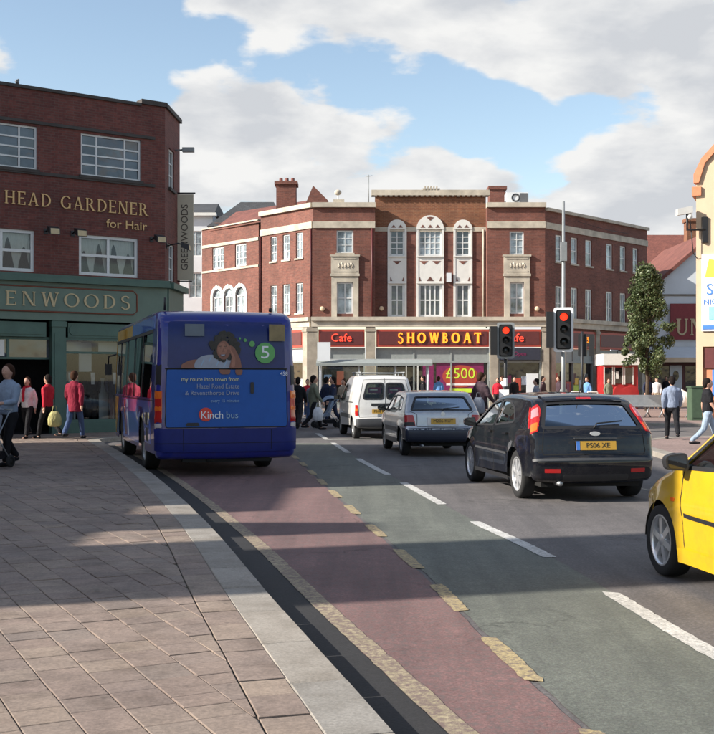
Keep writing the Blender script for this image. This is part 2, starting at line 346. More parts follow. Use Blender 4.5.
# ------------------------------------------------------------------ mesh helpers
class MB:
    """collects shapes; build() links them as ONE mesh object"""
    def __init__(s, M=None): s.v = []; s.f = []; s.sm = []; s.M = M
    def add(s, vs_, fs, smooth=False, M=None):
        o = len(s.v); M = M if M is not None else s.M
        s.v += [tuple(M @ Vector(p)) if M is not None else tuple(p) for p in vs_]
        s.f += [tuple(i+o for i in f) for f in fs]; s.sm += [smooth]*len(fs)
        return s
    def box(s, x0, x1, y0, y1, z0, z1, M=None):
        return s.add([(x0,y0,z0),(x1,y0,z0),(x1,y1,z0),(x0,y1,z0),(x0,y0,z1),(x1,y0,z1),(x1,y1,z1),(x0,y1,z1)],
                     [(0,3,2,1),(4,5,6,7),(0,1,5,4),(1,2,6,5),(2,3,7,6),(3,0,4,7)], False, M)
    def prism(s, poly, a0, a1, axis='y', smooth=False, M=None):
        """polygon in the two other axes, extruded along axis"""
        n = len(poly)
        if axis == 'y': P = lambda p, a: (p[0], a, p[1])
        elif axis == 'x': P = lambda p, a: (a, p[0], p[1])
        else: P = lambda p, a: (p[0], p[1], a)
        vs_ = [P(p, a0) for p in poly] + [P(p, a1) for p in poly]
        fs = [tuple(range(n-1, -1, -1)), tuple(range(n, 2*n))] + [(i, (i+1) % n, n+(i+1) % n, n+i) for i in range(n)]
        return s.add(vs_, fs, smooth, M)
    def tube(s, pts, r, n=8, smooth=True, M=None, sq=1.0):
        pts = [Vector(p) for p in pts]; rs = r if isinstance(r, (list, tuple)) else [r]*len(pts)
        vs_, fs = [], []; up = None
        for i, p in enumerate(pts):
            t = (pts[min(i+1, len(pts)-1)] - pts[max(i-1, 0)]).normalized()
            if up is None or abs(t.dot(up)) > .97: up = Vector((0,0,1)) if abs(t.z) < .9 else Vector((0,1,0))
            a = t.cross(up).normalized(); b = a.cross(t).normalized(); up = b
            for k in range(n):
                an = 2*math.pi*k/n
                vs_.append(p + a*(rs[i]*math.cos(an)) + b*(rs[i]*sq*math.sin(an)))
        for i in range(len(pts)-1):
            for k in range(n):
                fs.append((i*n+k, i*n+(k+1) % n, (i+1)*n+(k+1) % n, (i+1)*n+k))
        fs.append(tuple(range(n-1, -1, -1))); fs.append(tuple((len(pts)-1)*n+k for k in range(n)))
        return s.add(vs_, fs, smooth, M)
    def lathe(s, prof, n=24, axis='z', c=(0,0,0), smooth=True, M=None):
        vs_, fs = [], []; m = len(prof)
        for k in range(n):
            a = 2*math.pi*k/n
            for r, h in prof:
                if axis == 'z': q = (c[0]+r*math.cos(a), c[1]+r*math.sin(a), c[2]+h)
                elif axis == 'x': q = (c[0]+h, c[1]+r*math.cos(a), c[2]+r*math.sin(a))
                else: q = (c[0]+r*math.sin(a), c[1]+h, c[2]+r*math.cos(a))
                vs_.append(q)
        for k in range(n):
            for j in range(m-1):
                fs.append((k*m+j, ((k+1) % n)*m+j, ((k+1) % n)*m+j+1, k*m+j+1))
        return s.add(vs_, fs, smooth, M)
    def ball(s, c, r, n=12, m=8, M=None):
        rx, ry, rz = r if isinstance(r, (tuple, list)) else (r, r, r)
        vs_ = [(c[0], c[1], c[2]-rz)]
        for j in range(1, m):
            ph = -math.pi/2 + math.pi*j/m
            for k in range(n):
                a = 2*math.pi*k/n
                vs_.append((c[0]+rx*math.cos(ph)*math.cos(a), c[1]+ry*math.cos(ph)*math.sin(a), c[2]+rz*math.sin(ph)))
        vs_.append((c[0], c[1], c[2]+rz)); top = len(vs_)-1
        fs = [(0, 1+(k+1) % n, 1+k) for k in range(n)]
        for j in range(m-2):
            for k in range(n):
                fs.append((1+j*n+k, 1+j*n+(k+1) % n, 1+(j+1)*n+(k+1) % n, 1+(j+1)*n+k))
        fs += [(1+(m-2)*n+k, 1+(m-2)*n+(k+1) % n, top) for k in range(n)]
        return s.add(vs_, fs, True, M)
    def mesh(s, name, org=None):
        me = bpy.data.meshes.new(name)
        if org is not None: me.from_pydata([(x-org[0], y-org[1], z-org[2]) for x, y, z in s.v], [], s.f)
        else: me.from_pydata(s.v, [], s.f)
        if any(s.sm): me.polygons.foreach_set('use_smooth', s.sm)
        autouv(me)
        return me
    def build(s, name, mat, parent=None, org=None, loc=None):
        if parent is not None and org is None: org = ORG.get(parent.name)
        me = s.mesh(name, org)
        return link(name, me, mat, parent, loc, org)
ORG = {}
def autouv(me):
    uvl = me.uv_layers.new(name='UVMap'); d = uvl.data
    Z = Vector((0,0,1)); vs_ = me.vertices
    for p in me.polygons:
        n = p.normal
        if abs(n.z) > .75: 
            for li in p.loop_indices:
                c = vs_[me.loops[li].vertex_index].co; d[li].uv = (c.x, c.y)
        else:
            t = Z.cross(n).normalized(); w = n.cross(t)
            for li in p.loop_indices:
                c = vs_[me.loops[li].vertex_index].co; d[li].uv = (c.dot(t), c.dot(w))
def link(name, me, mat, parent=None, loc=None, org=None):
    o = bpy.data.objects.new(name, me); COL.objects.link(o)
    if mat is not None and not me.materials: me.materials.append(MATS[mat] if isinstance(mat, str) else mat)
    if parent is not None: o.parent = parent
    if org is not None: ORG[o.name] = org
    if loc is not None: o.location = loc
    return o
def tag(o, label=None, cat=None, group=None, kind=None):
    if label: o['label'] = label
    if cat: o['category'] = cat
    if group: o['group'] = group
    if kind: o['kind'] = kind
    return o
def thing(name, label, cat, loc=(0,0,0), heading=None, group=None, world=False):
    """an Empty at the thing's base; heading = direction of its local +y; world: parts are given in world coordinates"""
    o = bpy.data.objects.new(name, None); COL.objects.link(o); o.empty_display_size = .2
    o.location = loc
    if heading is not None: o.rotation_euler = (0, 0, math.atan2(-heading[0], heading[1]))
    if world: ORG[o.name] = tuple(loc)
    return tag(o, label, cat, group)
def copy_tree(o, parent=None):
    c = o.copy(); COL.objects.link(c)
    if parent is not None: c.parent = parent
    if o.name in ORG: ORG[c.name] = ORG[o.name]
    for ch in list(o.children): copy_tree(ch, c)
    return c
def face_frame(origin, direction, z0=0):
    """facade frame: x along the wall left to right seen from outside, y inward, z up"""
    d = Vector((direction[0], direction[1], 0)).normalized()
    return Matrix(((d.x, -d.y, 0, origin[0]), (d.y, d.x, 0, origin[1]), (0, 0, 1, z0), (0, 0, 0, 1)))
def wall_holes(mb, u0, u1, z0, z1, holes, M, depth=.16):
    us = sorted({u0, u1, *[h[0] for h in holes], *[h[1] for h in holes]}); us = [u for u in us if u0 <= u <= u1]
    zs = sorted({z0, z1, *[h[2] for h in holes], *[h[3] for h in holes]}); zs = [z for z in zs if z0 <= z <= z1]
    for a, b in zip(us, us[1:]):
        for c, d in zip(zs, zs[1:]):
            mu, mz = (a+b)/2, (c+d)/2
            if any(h[0] < mu < h[1] and h[2] < mz < h[3] for h in holes): continue
            mb.add([(a,0,c),(b,0,c),(b,0,d),(a,0,d)], [(0,1,2,3)], False, M)
    for a, b, c, d in holes:
        mb.add([(a,0,c),(b,0,c),(b,0,d),(a,0,d),(a,depth,c),(b,depth,c),(b,depth,d),(a,depth,d)],
               [(0,4,5,1),(1,5,6,2),(2,6,7,3),(3,7,4,0)], False, M)
def window(parent, M, u0, u1, z0, z1, cols, rows, fmat='frame_white', gmat='window_glass', d=.1, fw=.06, bw=.03, sill=None, split=False, colw=None, lab=None):
    """frame with glazing bars set d behind the wall face, glass, and a sill"""
    f = MB(M)
    f.box(u0, u0+fw, d-.03, d+.05, z0, z1); f.box(u1-fw, u1, d-.03, d+.05, z0, z1)
    f.box(u0+fw, u1-fw, d-.028, d+.05, z0, z0+fw); f.box(u0+fw, u1-fw, d-.028, d+.05, z1-fw, z1)
    w = u1-u0-2*fw; h = z1-z0-2*fw
    cw = colw or [1/cols]*cols
    xs = [u0+fw]
    for c in cw: xs.append(xs[-1]+w*c)
    zs = [z0+fw+h*i/rows for i in range(rows+1)]
    for x in xs[1:-1]: f.box(x-bw/2, x+bw/2, d-.02, d+.04, z0+fw, z1-fw)
    for z in zs[1:-1]: f.box(u0+fw, u1-fw, d-.016, d+.036, z-bw/2, z+bw/2)
    fo = f.build('window', fmat, parent)
    if split:
        for a, b in zip(xs, xs[1:]):
            for c, e in zip(zs, zs[1:]):
                g = MB(M); t = random.uniform(-.006, .006); t2 = random.uniform(-.006, .006)
                g.add([(a,d+.012+t,c),(b,d+.012-t,c),(b,d+.012-t+t2,e),(a,d+.012+t+t2,e)], [(0,1,2,3)]); g.build('pane', gmat, fo)
    else:
        g = MB(M); g.add([(u0+fw,d+.015,z0+fw),(u1-fw,d+.015,z0+fw),(u1-fw,d+.015,z1-fw),(u0+fw,d+.015,z1-fw)], [(0,1,2,3)]); g.build('pane', gmat, fo)
    if sill:
        sb = MB(M); sb.box(u0-.06, u1+.06, -.07, d-.032, z0-.09, z0); sb.build('sill', sill, fo)
    return fo
TEXT_CACHE = {}
def text_mesh(txt, size=1.0, depth=.01, align='CENTER'):
    c = bpy.data.curves.new('txt', 'FONT'); c.body = txt; c.size = size; c.extrude = depth; c.align_x = align; c.align_y = 'CENTER'; c.resolution_u = 3
    o = bpy.data.objects.new('txt', c); COL.objects.link(o)
    dg = bpy.context.evaluated_depsgraph_get(); me = bpy.data.meshes.new_from_object(o.evaluated_get(dg))
    bpy.data.objects.remove(o); bpy.data.curves.remove(c)
    return me
def text_on(name, txt, size, mat, parent, M, depth=.008, align='CENTER', sx=1.0):
    """flat lettering; M maps text x,y,z(out) to the parent's space"""
    me = text_mesh(txt, size, depth, align)
    me.transform(M @ Matrix.Diagonal((sx, 1, 1, 1)))
    org = ORG.get(parent.name)
    if org: me.transform(Matrix.Translation(-Vector(org)))
    me.materials.clear()
    return link(name, me, mat, parent, None, org)
def wallM(M, u, d, z):
    """text frame on a facade: x along wall, y up, z outward"""
    return M @ Matrix(((1,0,0,u),(0,0,-1,d),(0,1,0,z),(0,0,0,1)))
# serif capitals drawn with strokes: ('v' stem x), bars, diagonals, arcs
def glyph(ch, th=.16, tn=.075, sf=.06):
    S = []; k = [0]
    def rect(x0, x1, z0, z1): S.append([(x0,z0),(x1,z0),(x1,z1),(x0,z1)])
    def stem(x, z0=0, z1=1, w=th, s0=True, s1=True):
        rect(x, x+w, z0, z1)
        if s0: rect(x-sf, x+w+sf, z0, z0+.06)
        if s1: rect(x-sf, x+w+sf, z1-.06, z1)
    def diag(x0, z0, x1, z1, w): S.append([(x0,z0),(x0+w,z0),(x1+w,z1),(x1,z1)])
    def arc(cx, cz, rx, rz, a0, a1, wx, wz, n=12):
        for i in range(n):
            a = R(a0+(a1-a0)*i/n); b = R(a0+(a1-a0)*(i+1)/n)
            S.append([(cx+(rx-wx)*math.cos(a), cz+(rz-wz)*math.sin(a)), (cx+rx*math.cos(a), cz+rz*math.sin(a)), (cx+rx*math.cos(b), cz+rz*math.sin(b)), (cx+(rx-wx)*math.cos(b), cz+(rz-wz)*math.sin(b))])
    if ch == 'H': stem(.06); stem(.62); rect(.22, .62, .46, .46+tn); w = .84
    elif ch == 'E': stem(.06); rect(.22, .62, 0, tn); rect(.22, .62, 1-tn, 1); rect(.22, .5, .47, .47+tn); rect(.56, .62, 0, .22); rect(.56, .62, .78, 1); w = .68
    elif ch == 'A': diag(.08, 0, .38, 1, tn); diag(.66, 0, .36, 1, th); rect(.2, .6, .3, .3+tn); rect(0, .24, 0, .055); rect(.58, .9, 0, .055); w = .9
    elif ch == 'D': stem(.06); arc(.24, .5, .54, .5, -90, 90, th, tn); w = .82
    elif ch == 'G': arc(.46, .5, .46, .5, 40, 320, th, tn); stem(.68, 0.05, .44, .13, False, True); w = .88
    elif ch == 'R': stem(.06); arc(.24, .73, .36, .27, -90, 90, .13, tn); diag(.62, 0, .3, .48, .16); rect(.58, .86, 0, .055); w = .84
    elif ch == 'N': stem(.06, w=tn); stem(.68, w=tn); diag(.6, 0, .06, 1, th); w = .84
    elif ch == 'W': diag(.26, 0, .06, 1, th); diag(.28, 0, .52, 1, tn); diag(.72, 0, .48, 1, th); diag(.76, 0, .98, 1, tn); rect(0, .28, .945, 1); rect(.86, 1.12, .945, 1); w = 1.12
    elif ch == 'O': arc(.48, .5, .48, .5, 0, 360, th, tn, 24); w = .96
    elif ch == 'S': arc(.33, .74, .28, .26, 20, 270, .13, tn); arc(.33, .26, .31, .26+tn/2, -160, 90, .14, tn); w = .66
    elif ch == 'B': stem(.06); arc(.22, .75, .36, .25, -90, 90, .13, tn); arc(.22, .27, .42, .27, -90, 90, .14, tn); w = .68
    elif ch == 'T': stem(.3, s1=False); rect(0, .76, 1-tn, 1); rect(0, .055, .78, 1); rect(.705, .76, .78, 1); w = .78
    elif ch == 'U': stem(.05, .3, 1, s0=False); stem(.62, .3, 1, tn, s0=False); arc(.375, .32, .325, .32, 180, 360, .13, tn); w = .8
    else: w = .45
    return S, w
def letters(word, M, u0, u1, z0, hgt, mat, parent, d0=-.03, d1=0.0, gap=.14, th=.16, tn=.075, each=True, spx=None):
    gs = [(c,)+glyph(c, th, tn) for c in word]
    tot = sum(g[2] for g in gs) + gap*(len(gs)-1)
    sx = (u1-u0)/tot; x = 0; mb = None
    for c, S, w in gs:
        if S:
            mb = MB(M)
            for i, poly in enumerate(S):
                e = .0007*(i % 7)
                mb.prism([(u0+(x+p[0])*sx, z0+p[1]*hgt) for p in poly], d0-e, d1, 'y')
            mb.build('letter', mat, parent)
        x += w+gap
# ------------------------------------------------------------------ the setting: road, markings, pavements
def interp(poly, y):
    for (xa, ya), (xb, yb) in zip(poly, poly[1:]):
        if ya <= y <= yb: return xa+(xb-xa)*(y-ya)/(yb-ya)
    return poly[-1][0] if y > poly[-1][1] else poly[0][0]
def smooth_poly(pts, n=6):
    """centripetal Catmull-Rom through the points"""
    P = [Vector(p) for p in pts]; P = [P[0]*2-P[1]]+P+[P[-1]*2-P[-2]]; out = []
    for i in range(1, len(P)-2):
        p0, p1, p2, p3 = P[i-1:i+3]
        t0 = 0; t1 = t0+(p1-p0).length**.5; t2 = t1+(p2-p1).length**.5; t3 = t2+(p3-p2).length**.5
        for k in range(n):
            t = t1+(t2-t1)*k/n
            a1 = p0*((t1-t)/(t1-t0))+p1*((t-t0)/(t1-t0)); a2 = p1*((t2-t)/(t2-t1))+p2*((t-t1)/(t2-t1)); a3 = p2*((t3-t)/(t3-t2))+p3*((t-t2)/(t3-t2))
            b1 = a1*((t2-t)/(t2-t0))+a2*((t-t0)/(t2-t0)); b2 = a2*((t3-t)/(t3-t1))+a3*((t-t1)/(t3-t1))
            out.append(b1*((t2-t)/(t2-t1))+b2*((t-t1)/(t2-t1)))
    out.append(P[-2]); return [tuple(p) for p in out]
KERB = smooth_poly([(1.9,-3.0),(1.32,0.0),(.17,5.0),(-.66,8.4),(-1.5,11.97),(-3.12,18.07),(-4.75,23.6),(-6.45,29.0)])
YD = smooth_poly([(1.75,1.0),(1.09,5.4),(.83,7.4),(.64,9.2),(.39,11.2),(.13,13.1),(-.62,19.0),(-1.25,24.0),(-2.1,30.0)])
WL = smooth_poly([(2.9,1.0),(2.14,6.9),(1.79,10.66),(1.36,13.4),(.74,18.4),(.02,24.0),(-.63,30.1),(-1.3,36.0)])
g = MB(); g.add([(-1500,-900,0),(1500,-900,0),(1500,2200,0),(-1500,2200,0)], [(0,1,2,3)])
tag(g.build('road', 'asphalt'), 'dark grey asphalt road running past the shops', kind='structure')
def strip(name, fl, fr, y0, y1, z, mat, step=.12, label=None, rag=.006):
    mb = MB(); n = max(2, int((y1-y0)/step)); ys = [y0+(y1-y0)*i/n for i in range(n+1)]
    vs_ = []
    for y in ys: vs_ += [(fl(y)+random.uniform(-rag,rag), y, z), (fr(y)+random.uniform(-rag,rag), y, z)]
    mb.add(vs_, [(2*i, 2*i+1, 2*i+3, 2*i+2) for i in range(n)])
    return tag(mb.build(name, mat), label, kind='structure')
strip('gutter_strip', lambda y: interp(KERB,y)-.02, lambda y: interp(KERB,y)+.34, -2, 29, .004, 'gutter_tarmac_shade', label='narrow tarmac gutter painted dark with the shade of the kerb')
strip('bus_stop_surfacing', lambda y: interp(KERB,y)+.34, lambda y: max(interp(YD,y)-.025, interp(KERB,y)+.42), 2, 30, .004, 'red_surfacing', label='worn red surfacing of the bus stop')
strip('cycle_lane', lambda y: interp(YD,y)+.015, lambda y: interp(WL,y)+.02, 1, 30, .004, 'green_surfacing', label='faded green cycle lane')
yl = strip('yellow_line', lambda y: interp(KERB,y)+.335, lambda y: interp(KERB,y)+.475, -2, 29, .008, 'yellow_line', label='worn continuous yellow line along the kerb')
def dash(poly, a, b, w, mat, nm, par, z=.0085):
    mb = MB(); n = max(2, int((b-a)/.06)); vs_ = []; ea, eb = random.uniform(-.03,.03), random.uniform(-.03,.03)
    for i in range(n+1):
        y = a+(b-a)*i/n; x = interp(poly, y); k = .010*math.exp(-min(i, n-i)/.8)
        vs_ += [(x-w/2+random.uniform(-.007,.007)+k, y+(ea if i in (0,n) else 0), z), (x+w/2+random.uniform(-.007,.007)-k, y+(eb if i in (0,n) else 0), z)]
    mb.add(vs_, [(2*i, 2*i+1, 2*i+3, 2*i+2) for i in range(n)])
    return mb.build(nm, mat, par)
md = thing('lane_marking', 'broken white line between green lane and traffic', None, (0,0,0)); md['kind'] = 'structure'
for a, b in ((1.6,4.4),(5.9,8.91),(10.66,13.36),(15.18,18.42),(19.97,24.02),(25.99,30.12),(32.2,35.4)): dash(WL, a, b, .135, 'white_line', 'white_dash', md)
my = thing('bus_stop_marking', 'broken yellow line between red and green surfacing', None, (0,0,0)); my['kind'] = 'structure'
for a, b in ((2.4,3.4),(4.35,5.41),(6.27,7.34),(8.18,9.23),(10.04,11.16),(12.09,13.09),(14.1,15.1),(16.05,17.1),(18.05,19.1),(20.0,21.0),(22.0,23.0),(24.0,25.0)): dash(YD, a, b, .115, 'yellow_faded', 'yellow_dash', my)
sl = MB(); sl.add([(-.9,31.6,.0085),(3.9,32.6,.0085),(3.9,32.9,.0085),(-.9,31.9,.0085)], [(0,1,2,3)]); sl.build('stop_line', 'white_line', md)

# left pavement
PZ = .11
KW, BW = .30, .245           # kerb width and border course width (measured across)
KOUT = KERB + smooth_poly([(-6.45,29.0),(-6.72,30.2),(-6.3,31.4),(-4.9,33.3),(-3.7,35.4),(-3.6,38.0),(-6.0,42.0),(-14.0,47.0),(-60.0,58.0)])[1:]
def offset(poly, d):
    out = []
    for i, p in enumerate(poly):
        a = Vector(poly[max(i-1,0)]); b = Vector(poly[min(i+1,len(poly)-1)]); t = (b-a).normalized(); n = Vector((-t.y, t.x))
        out.append(tuple(Vector(p)+n*d))
    return out
KIN = offset(KOUT, KW); BIN = offset(KOUT, KW+BW)
pv = MB()
poly = KIN + [(-60,-3.0)]
pv.prism(poly, -.3, PZ-.014, 'z')
pavement = tag(pv.build('pavement', 'joint_sand'), 'pink block paved pavement on the left', kind='structure')
def slab(poly, z1, bev=.0045):
    """chamfered paving piece from a convex polygon"""
    c = sum((Vector(p) for p in poly), Vector((0,0)))/len(poly); n = len(poly)
    ins = [Vector(p)+(c-Vector(p)).normalized()*bev*1.4 for p in poly]
    vs_ = [(p[0],p[1],z1-.05) for p in poly]+[(p[0],p[1],z1-bev*.6) for p in poly]+[(p[0],p[1],z1) for p in ins]
    fs = [(i,(i+1)%n,n+(i+1)%n,n+i) for i in range(n)]+[(n+i,n+(i+1)%n,2*n+(i+1)%n,2*n+i) for i in range(n)]+[tuple(range(2*n,3*n))]
    return vs_, fs
def arc_table(poly):
    s = [0]
    for a, b in zip(poly, poly[1:]): s.append(s[-1]+(Vector(b)-Vector(a)).length)
    return s
def at_len(poly, tab, s):
    for i in range(len(tab)-1):
        if s <= tab[i+1]:
            k = (s-tab[i])/(tab[i+1]-tab[i]); return Vector(poly[i]).lerp(Vector(poly[i+1]), k)
    return Vector(poly[-1])
TO, TK, TB = arc_table(KOUT), arc_table(KIN), arc_table(BIN)
# kerbstones
n = int(TO[-1]/.915); smax = 62
for i in range(int(smax/.915)):
    a, b = i*.915/TO[-1], ((i+1)*.915-.015)/TO[-1]
    P = [at_len(KOUT,TO,a*TO[-1]), at_len(KOUT,TO,b*TO[-1]), at_len(KIN,TK,b*TK[-1]), at_len(KIN,TK,a*TK[-1])]
    z = PZ+random.uniform(-.002,.003); mb = MB(); vs_, fs = slab([tuple(p) for p in P], z, .012)
    vs_[:4] = [(p[0],p[1],-.05) for p in vs_[:4]]
    mb.add(vs_, fs); mb.build('kerbstone', 'kerb_stone', pavement)
pieces = []        # (importance, polygon)
def imp(c, area):
    x = 357+1150*c[0]/max(c[1],.5); y = 380+1150*1.54/max(c[1],.5)
    inside = -25 < x < 740 and y < 760
    return (1 if inside else .0001)*area/max(c[1],1)**3
s = 2.0
while s < 48:
    l = random.choice((.30,.36,.42)); a, b = s/TO[-1], (s+l-.008)/TO[-1]
    P = [tuple(at_len(KIN,TK,a*TK[-1]+0)), tuple(at_len(KIN,TK,b*TK[-1])), tuple(at_len(BIN,TB,b*TB[-1])), tuple(at_len(BIN,TB,a*TB[-1]))]
    c = Vector(P[0]).lerp(Vector(P[2]), .5); P = [tuple(Vector(p).lerp(c, .02)) for p in P]
    pieces.append((imp(c, l*BW), P)); s += l
A = Vector((-.444,.896)); B = Vector((.896,.444)); O = Vector((-2,5))
def clip(poly, p, d):
    """keep the left side of the line p + t d"""
    n = Vector((-d.y, d.x)); out = []
    for i in range(len(poly)):
        a, b = Vector(poly[i]), Vector(poly[(i+1) % len(poly)]); da, db = (a-p).dot(n), (b-p).dot(n)
        if da >= 0: out.append(tuple(a))
        if da*db < 0: out.append(tuple(a.lerp(b, da/(da-db))))
    return out
segs = list(zip(BIN, BIN[1:]))
GC = Vector((-5.86,35.1)); GD = Vector((.8109,.5853))
for j in range(-46, 62):
    v = j*.2475; s = -16+random.uniform(0,.4)
    while s < 40:
        l = random.choice((.20,.245,.245,.30,.36)); a0, a1, b0, b1 = s+.003, s+l-.003, v+.003, v+.2475-.003; s += l
        c = O+A*((a0+a1)/2)+B*((b0+b1)/2)
        if c.y < 2.2 or c.x < -13.5 or c.y > 36 or c.x > 2: continue
        if (c-GC).dot(Vector((-GD.y, GD.x))) > -.05: continue            # not inside the corner building
        P = [tuple(O+A*a+B*b) for a, b in ((a0,b0),(a0,b1),(a1,b1),(a1,b0))][::-1]
        near = min(segs, key=lambda q: ((Vector(q[0])+Vector(q[1]))/2-c).length_squared)
        p0, dd = Vector(near[0]), (Vector(near[1])-Vector(near[0])).normalized(); nn = Vector((-dd.y, dd.x))
        dist = (c-p0).dot(nn)
        if dist < -.3: continue
        if dist < .45:
            P = clip(P, p0+nn*.008, dd)
            if len(P) < 3: continue
        ar = abs(sum(P[i][0]*P[(i+1)%len(P)][1]-P[(i+1)%len(P)][0]*P[i][1] for i in range(len(P))))/2
        if ar < .004: continue
        c = sum((Vector(p) for p in P), Vector((0,0)))/len(P)
        pieces.append((imp(c, ar), P))
pieces.sort(key=lambda q: -q[0])
rest = MB()
for i, (w, P) in enumerate(pieces):
    ar2 = sum(P[k][0]*P[(k+1)%len(P)][1]-P[(k+1)%len(P)][0]*P[k][1] for k in range(len(P)))
    if ar2 < 0: P = P[::-1]
    z = PZ+random.uniform(-.003,.003); vs_, fs = slab(P, z)
    tx, ty = random.uniform(-.004,.004), random.uniform(-.004,.004); c = P[0]
    vs_ = [(x, y, zz+tx*(x-c[0])+ty*(y-c[1])) for x, y, zz in vs_]
    if i < 300:
        mb = MB(); mb.add(vs_, fs); mb.build('paver', 'paver', pavement)
    else: rest.add(vs_, fs)
tag(rest.build('distant_pavers', 'paver', pavement), kind='stuff')

# other pavements
def raised(name, outline, mat, label, kerb_w=.3, extra=()):
    mb = MB(); inner = offset(outline, kerb_w)
    mb.prism(inner+list(extra), -.2, PZ-.004, 'z'); o = tag(mb.build(name, mat), label, kind='structure')
    t = arc_table(outline); ti = arc_table(inner); k = max(1, int(t[-1]/.95))
    for i in range(k):
        a, b = i/k, (i+1)/k-.008/t[-1]
        P = [at_len(outline,t,a*t[-1]), at_len(outline,t,b*t[-1]), at_len(inner,ti,b*ti[-1]), at_len(inner,ti,a*ti[-1])]
        ks = MB(); vs_, fs = slab([tuple(p) for p in P], PZ+random.uniform(0,.004), .012); vs_[:4] = [(p[0],p[1],-.05) for p in vs_[:4]]
        ks.add(vs_, fs); ks.build('kerbstone', 'kerb_stone', o)
    return o
raised('pavement', smooth_poly([(60,33.5),(30,33.2),(12,32.2),(8.6,31.2),(7.0,29.0),(6.45,25.7),(6.42,18),(6.6,2)], 4), 'far_paving', 'pinkish paved corner pavement on the right', extra=[(60,2)])
raised('pavement', smooth_poly([(-16,78),(-10.6,68.6),(-4.0,59.6),(2,59.2),(8.0,58.4),(8.15,46),(8.9,42.3),(12,40.6),(60,40)], 4), 'far_paving', 'far pavement in front of the brick parade', extra=[(60,140),(-16,140)])
isl = [(5.35+1.2*math.cos(a)*1.0, 34.6+3.1*math.sin(a)) for a in [2*math.pi*i/24 for i in range(25)]]
raised('traffic_island', isl, 'far_paving', 'kerbed traffic island carrying the signals', .2)

# ------------------------------------------------------------------ buildings
# corner building on the left
gb = thing('corner_building', 'dark red brick corner shop building with gold letters and green shopfront', 'building', (-5.86,35.1,0), world=True)
MG = face_frame((-5.86,35.1), (.8109,.5853))
UL = -11.0
up = [(-2.70,-.80,7.63,8.86),(-5.91,-4.01,7.63,8.86),(-9.1,-7.2,7.63,8.86)]
lo = [(-2.76,-.89,4.72,5.90),(-5.96,-4.09,4.72,5.90),(-9.2,-7.3,4.72,5.90)]
w = MB(); wall_holes(w, UL, 0, 4.5, 9.92, up+lo, MG, .2)
MS = face_frame((-5.86,35.1), (.11,2.2))
side_w = [(.55,1.35,7.63,8.86),(.55,1.35,4.72,5.90)]
wall_holes(w, 0, 2.2, 0.0, 10.0, side_w, MS, .2)
def W2(M, u, y=0): 
    q = M @ Vector((u,y,0)); return (q.x, q.y)
pE = W2(MS, 2.2); pA = W2(MG, UL); pB = W2(MG, UL, 11); pD = (-12.5, 47.0)
for a, b in ((pE, pD), (pD, pB), (pB, pA)):
    w.add([(a[0],a[1],0),(b[0],b[1],0),(b[0],b[1],9.9),(a[0],a[1],9.9)], [(0,1,2,3)])
w.add([(*pA,9.7),(-5.86,35.1,9.7),(*pE,9.7),(*pD,9.7),(*pB,9.7)], [(0,1,2,3,4)])
w.build('wall', 'brick_dark', gb)
c = MB(MG); c.box(UL,-.8,-.06,.3,9.9,9.99); c.box(-.8,.05,-.07,.3,9.97,10.11); c.box(-.05,2.24,-.07,.28,9.97,10.10,MS); c.build('coping', 'coping_dark', gb)
c = MB(MG); c.box(-.8,0,-.001,.25,9.9,9.97); c.build('raised_parapet', 'brick_dark', gb)
for z in (8.93, 7.49):
    c = MB(MG); c.box(UL,-.35,-.05,.02,z,z+.09); c.build('string_course', 'coping_dark', gb)
for i, h in enumerate(up): window(gb, MG, *h, 3, 4, gmat='window_glass', d=.08, fw=.055, bw=.045, sill='coping_dark', split=True, colw=[.25,.5,.25])
for h in lo:
    window(gb, MG, *h, 2, 2, gmat='shop_glass', d=.08, fw=.09, bw=.08, sill=None, split=True)
    a, b, c0, c1 = h; m = MB(MG)
    m.add([(a-.3,.9,c0-.3),(b+.3,.9,c0-.3),(b+.3,.9,c1+.3),(a-.3,.9,c1+.3),(a-.3,.2,c0-.3),(b+.3,.2,c0-.3),(b+.3,.2,c1+.3),(a-.3,.2,c1+.3)], [(0,1,2,3),(0,4,5,1),(3,2,6,7),(0,3,7,4),(1,5,6,2)]); m.build('room', 'cloth_dark', gb)
    for side in (0, 1, 2, 3):
        m = MB(MG); n = 16; vs_ = []; half = (b-a)/4; x0 = a+half*side
        for i in range(n+1):
            u = i/n; x = x0+half*u; s_ = .5-.5*math.cos(2*math.pi*u)
            top = c1; bot = c1-(c1-c0)*(1-.62*s_) if side in (0, 3) else c1-(c1-c0)*(.98-.8*s_)
            vs_ += [(x, .20+.018*math.sin(u*34), top), (x, .20+.018*math.sin(u*34+.6), (top+bot)/2), (x, .20+.02*math.sin(u*34+1), bot)]
        m.add(vs_, [q for i in range(n) for q in ((3*i,3*i+1,3*i+4,3*i+3),(3*i+1,3*i+2,3*i+5,3*i+4))], True); m.build('curtain_reflection', 'curtain_reflection', gb)  # white curtain arcs also stand in for the opposite windows reflected in the panes
for h in side_w: window(gb, MS, *h, 2, 3, gmat='window_glass', d=.08, fw=.055, sill='coping_dark')
letters('HEAD GARDENER', MG, -4.95, -.57, 6.60, .37, 'gold_letter', gb, -.04, -.012, .17, .14, .07)
text_on('lettering', 'for Hair', .36, 'gold_letter', gb, wallM(MG, -1.27, -.03, 6.27), .012, sx=1.12)
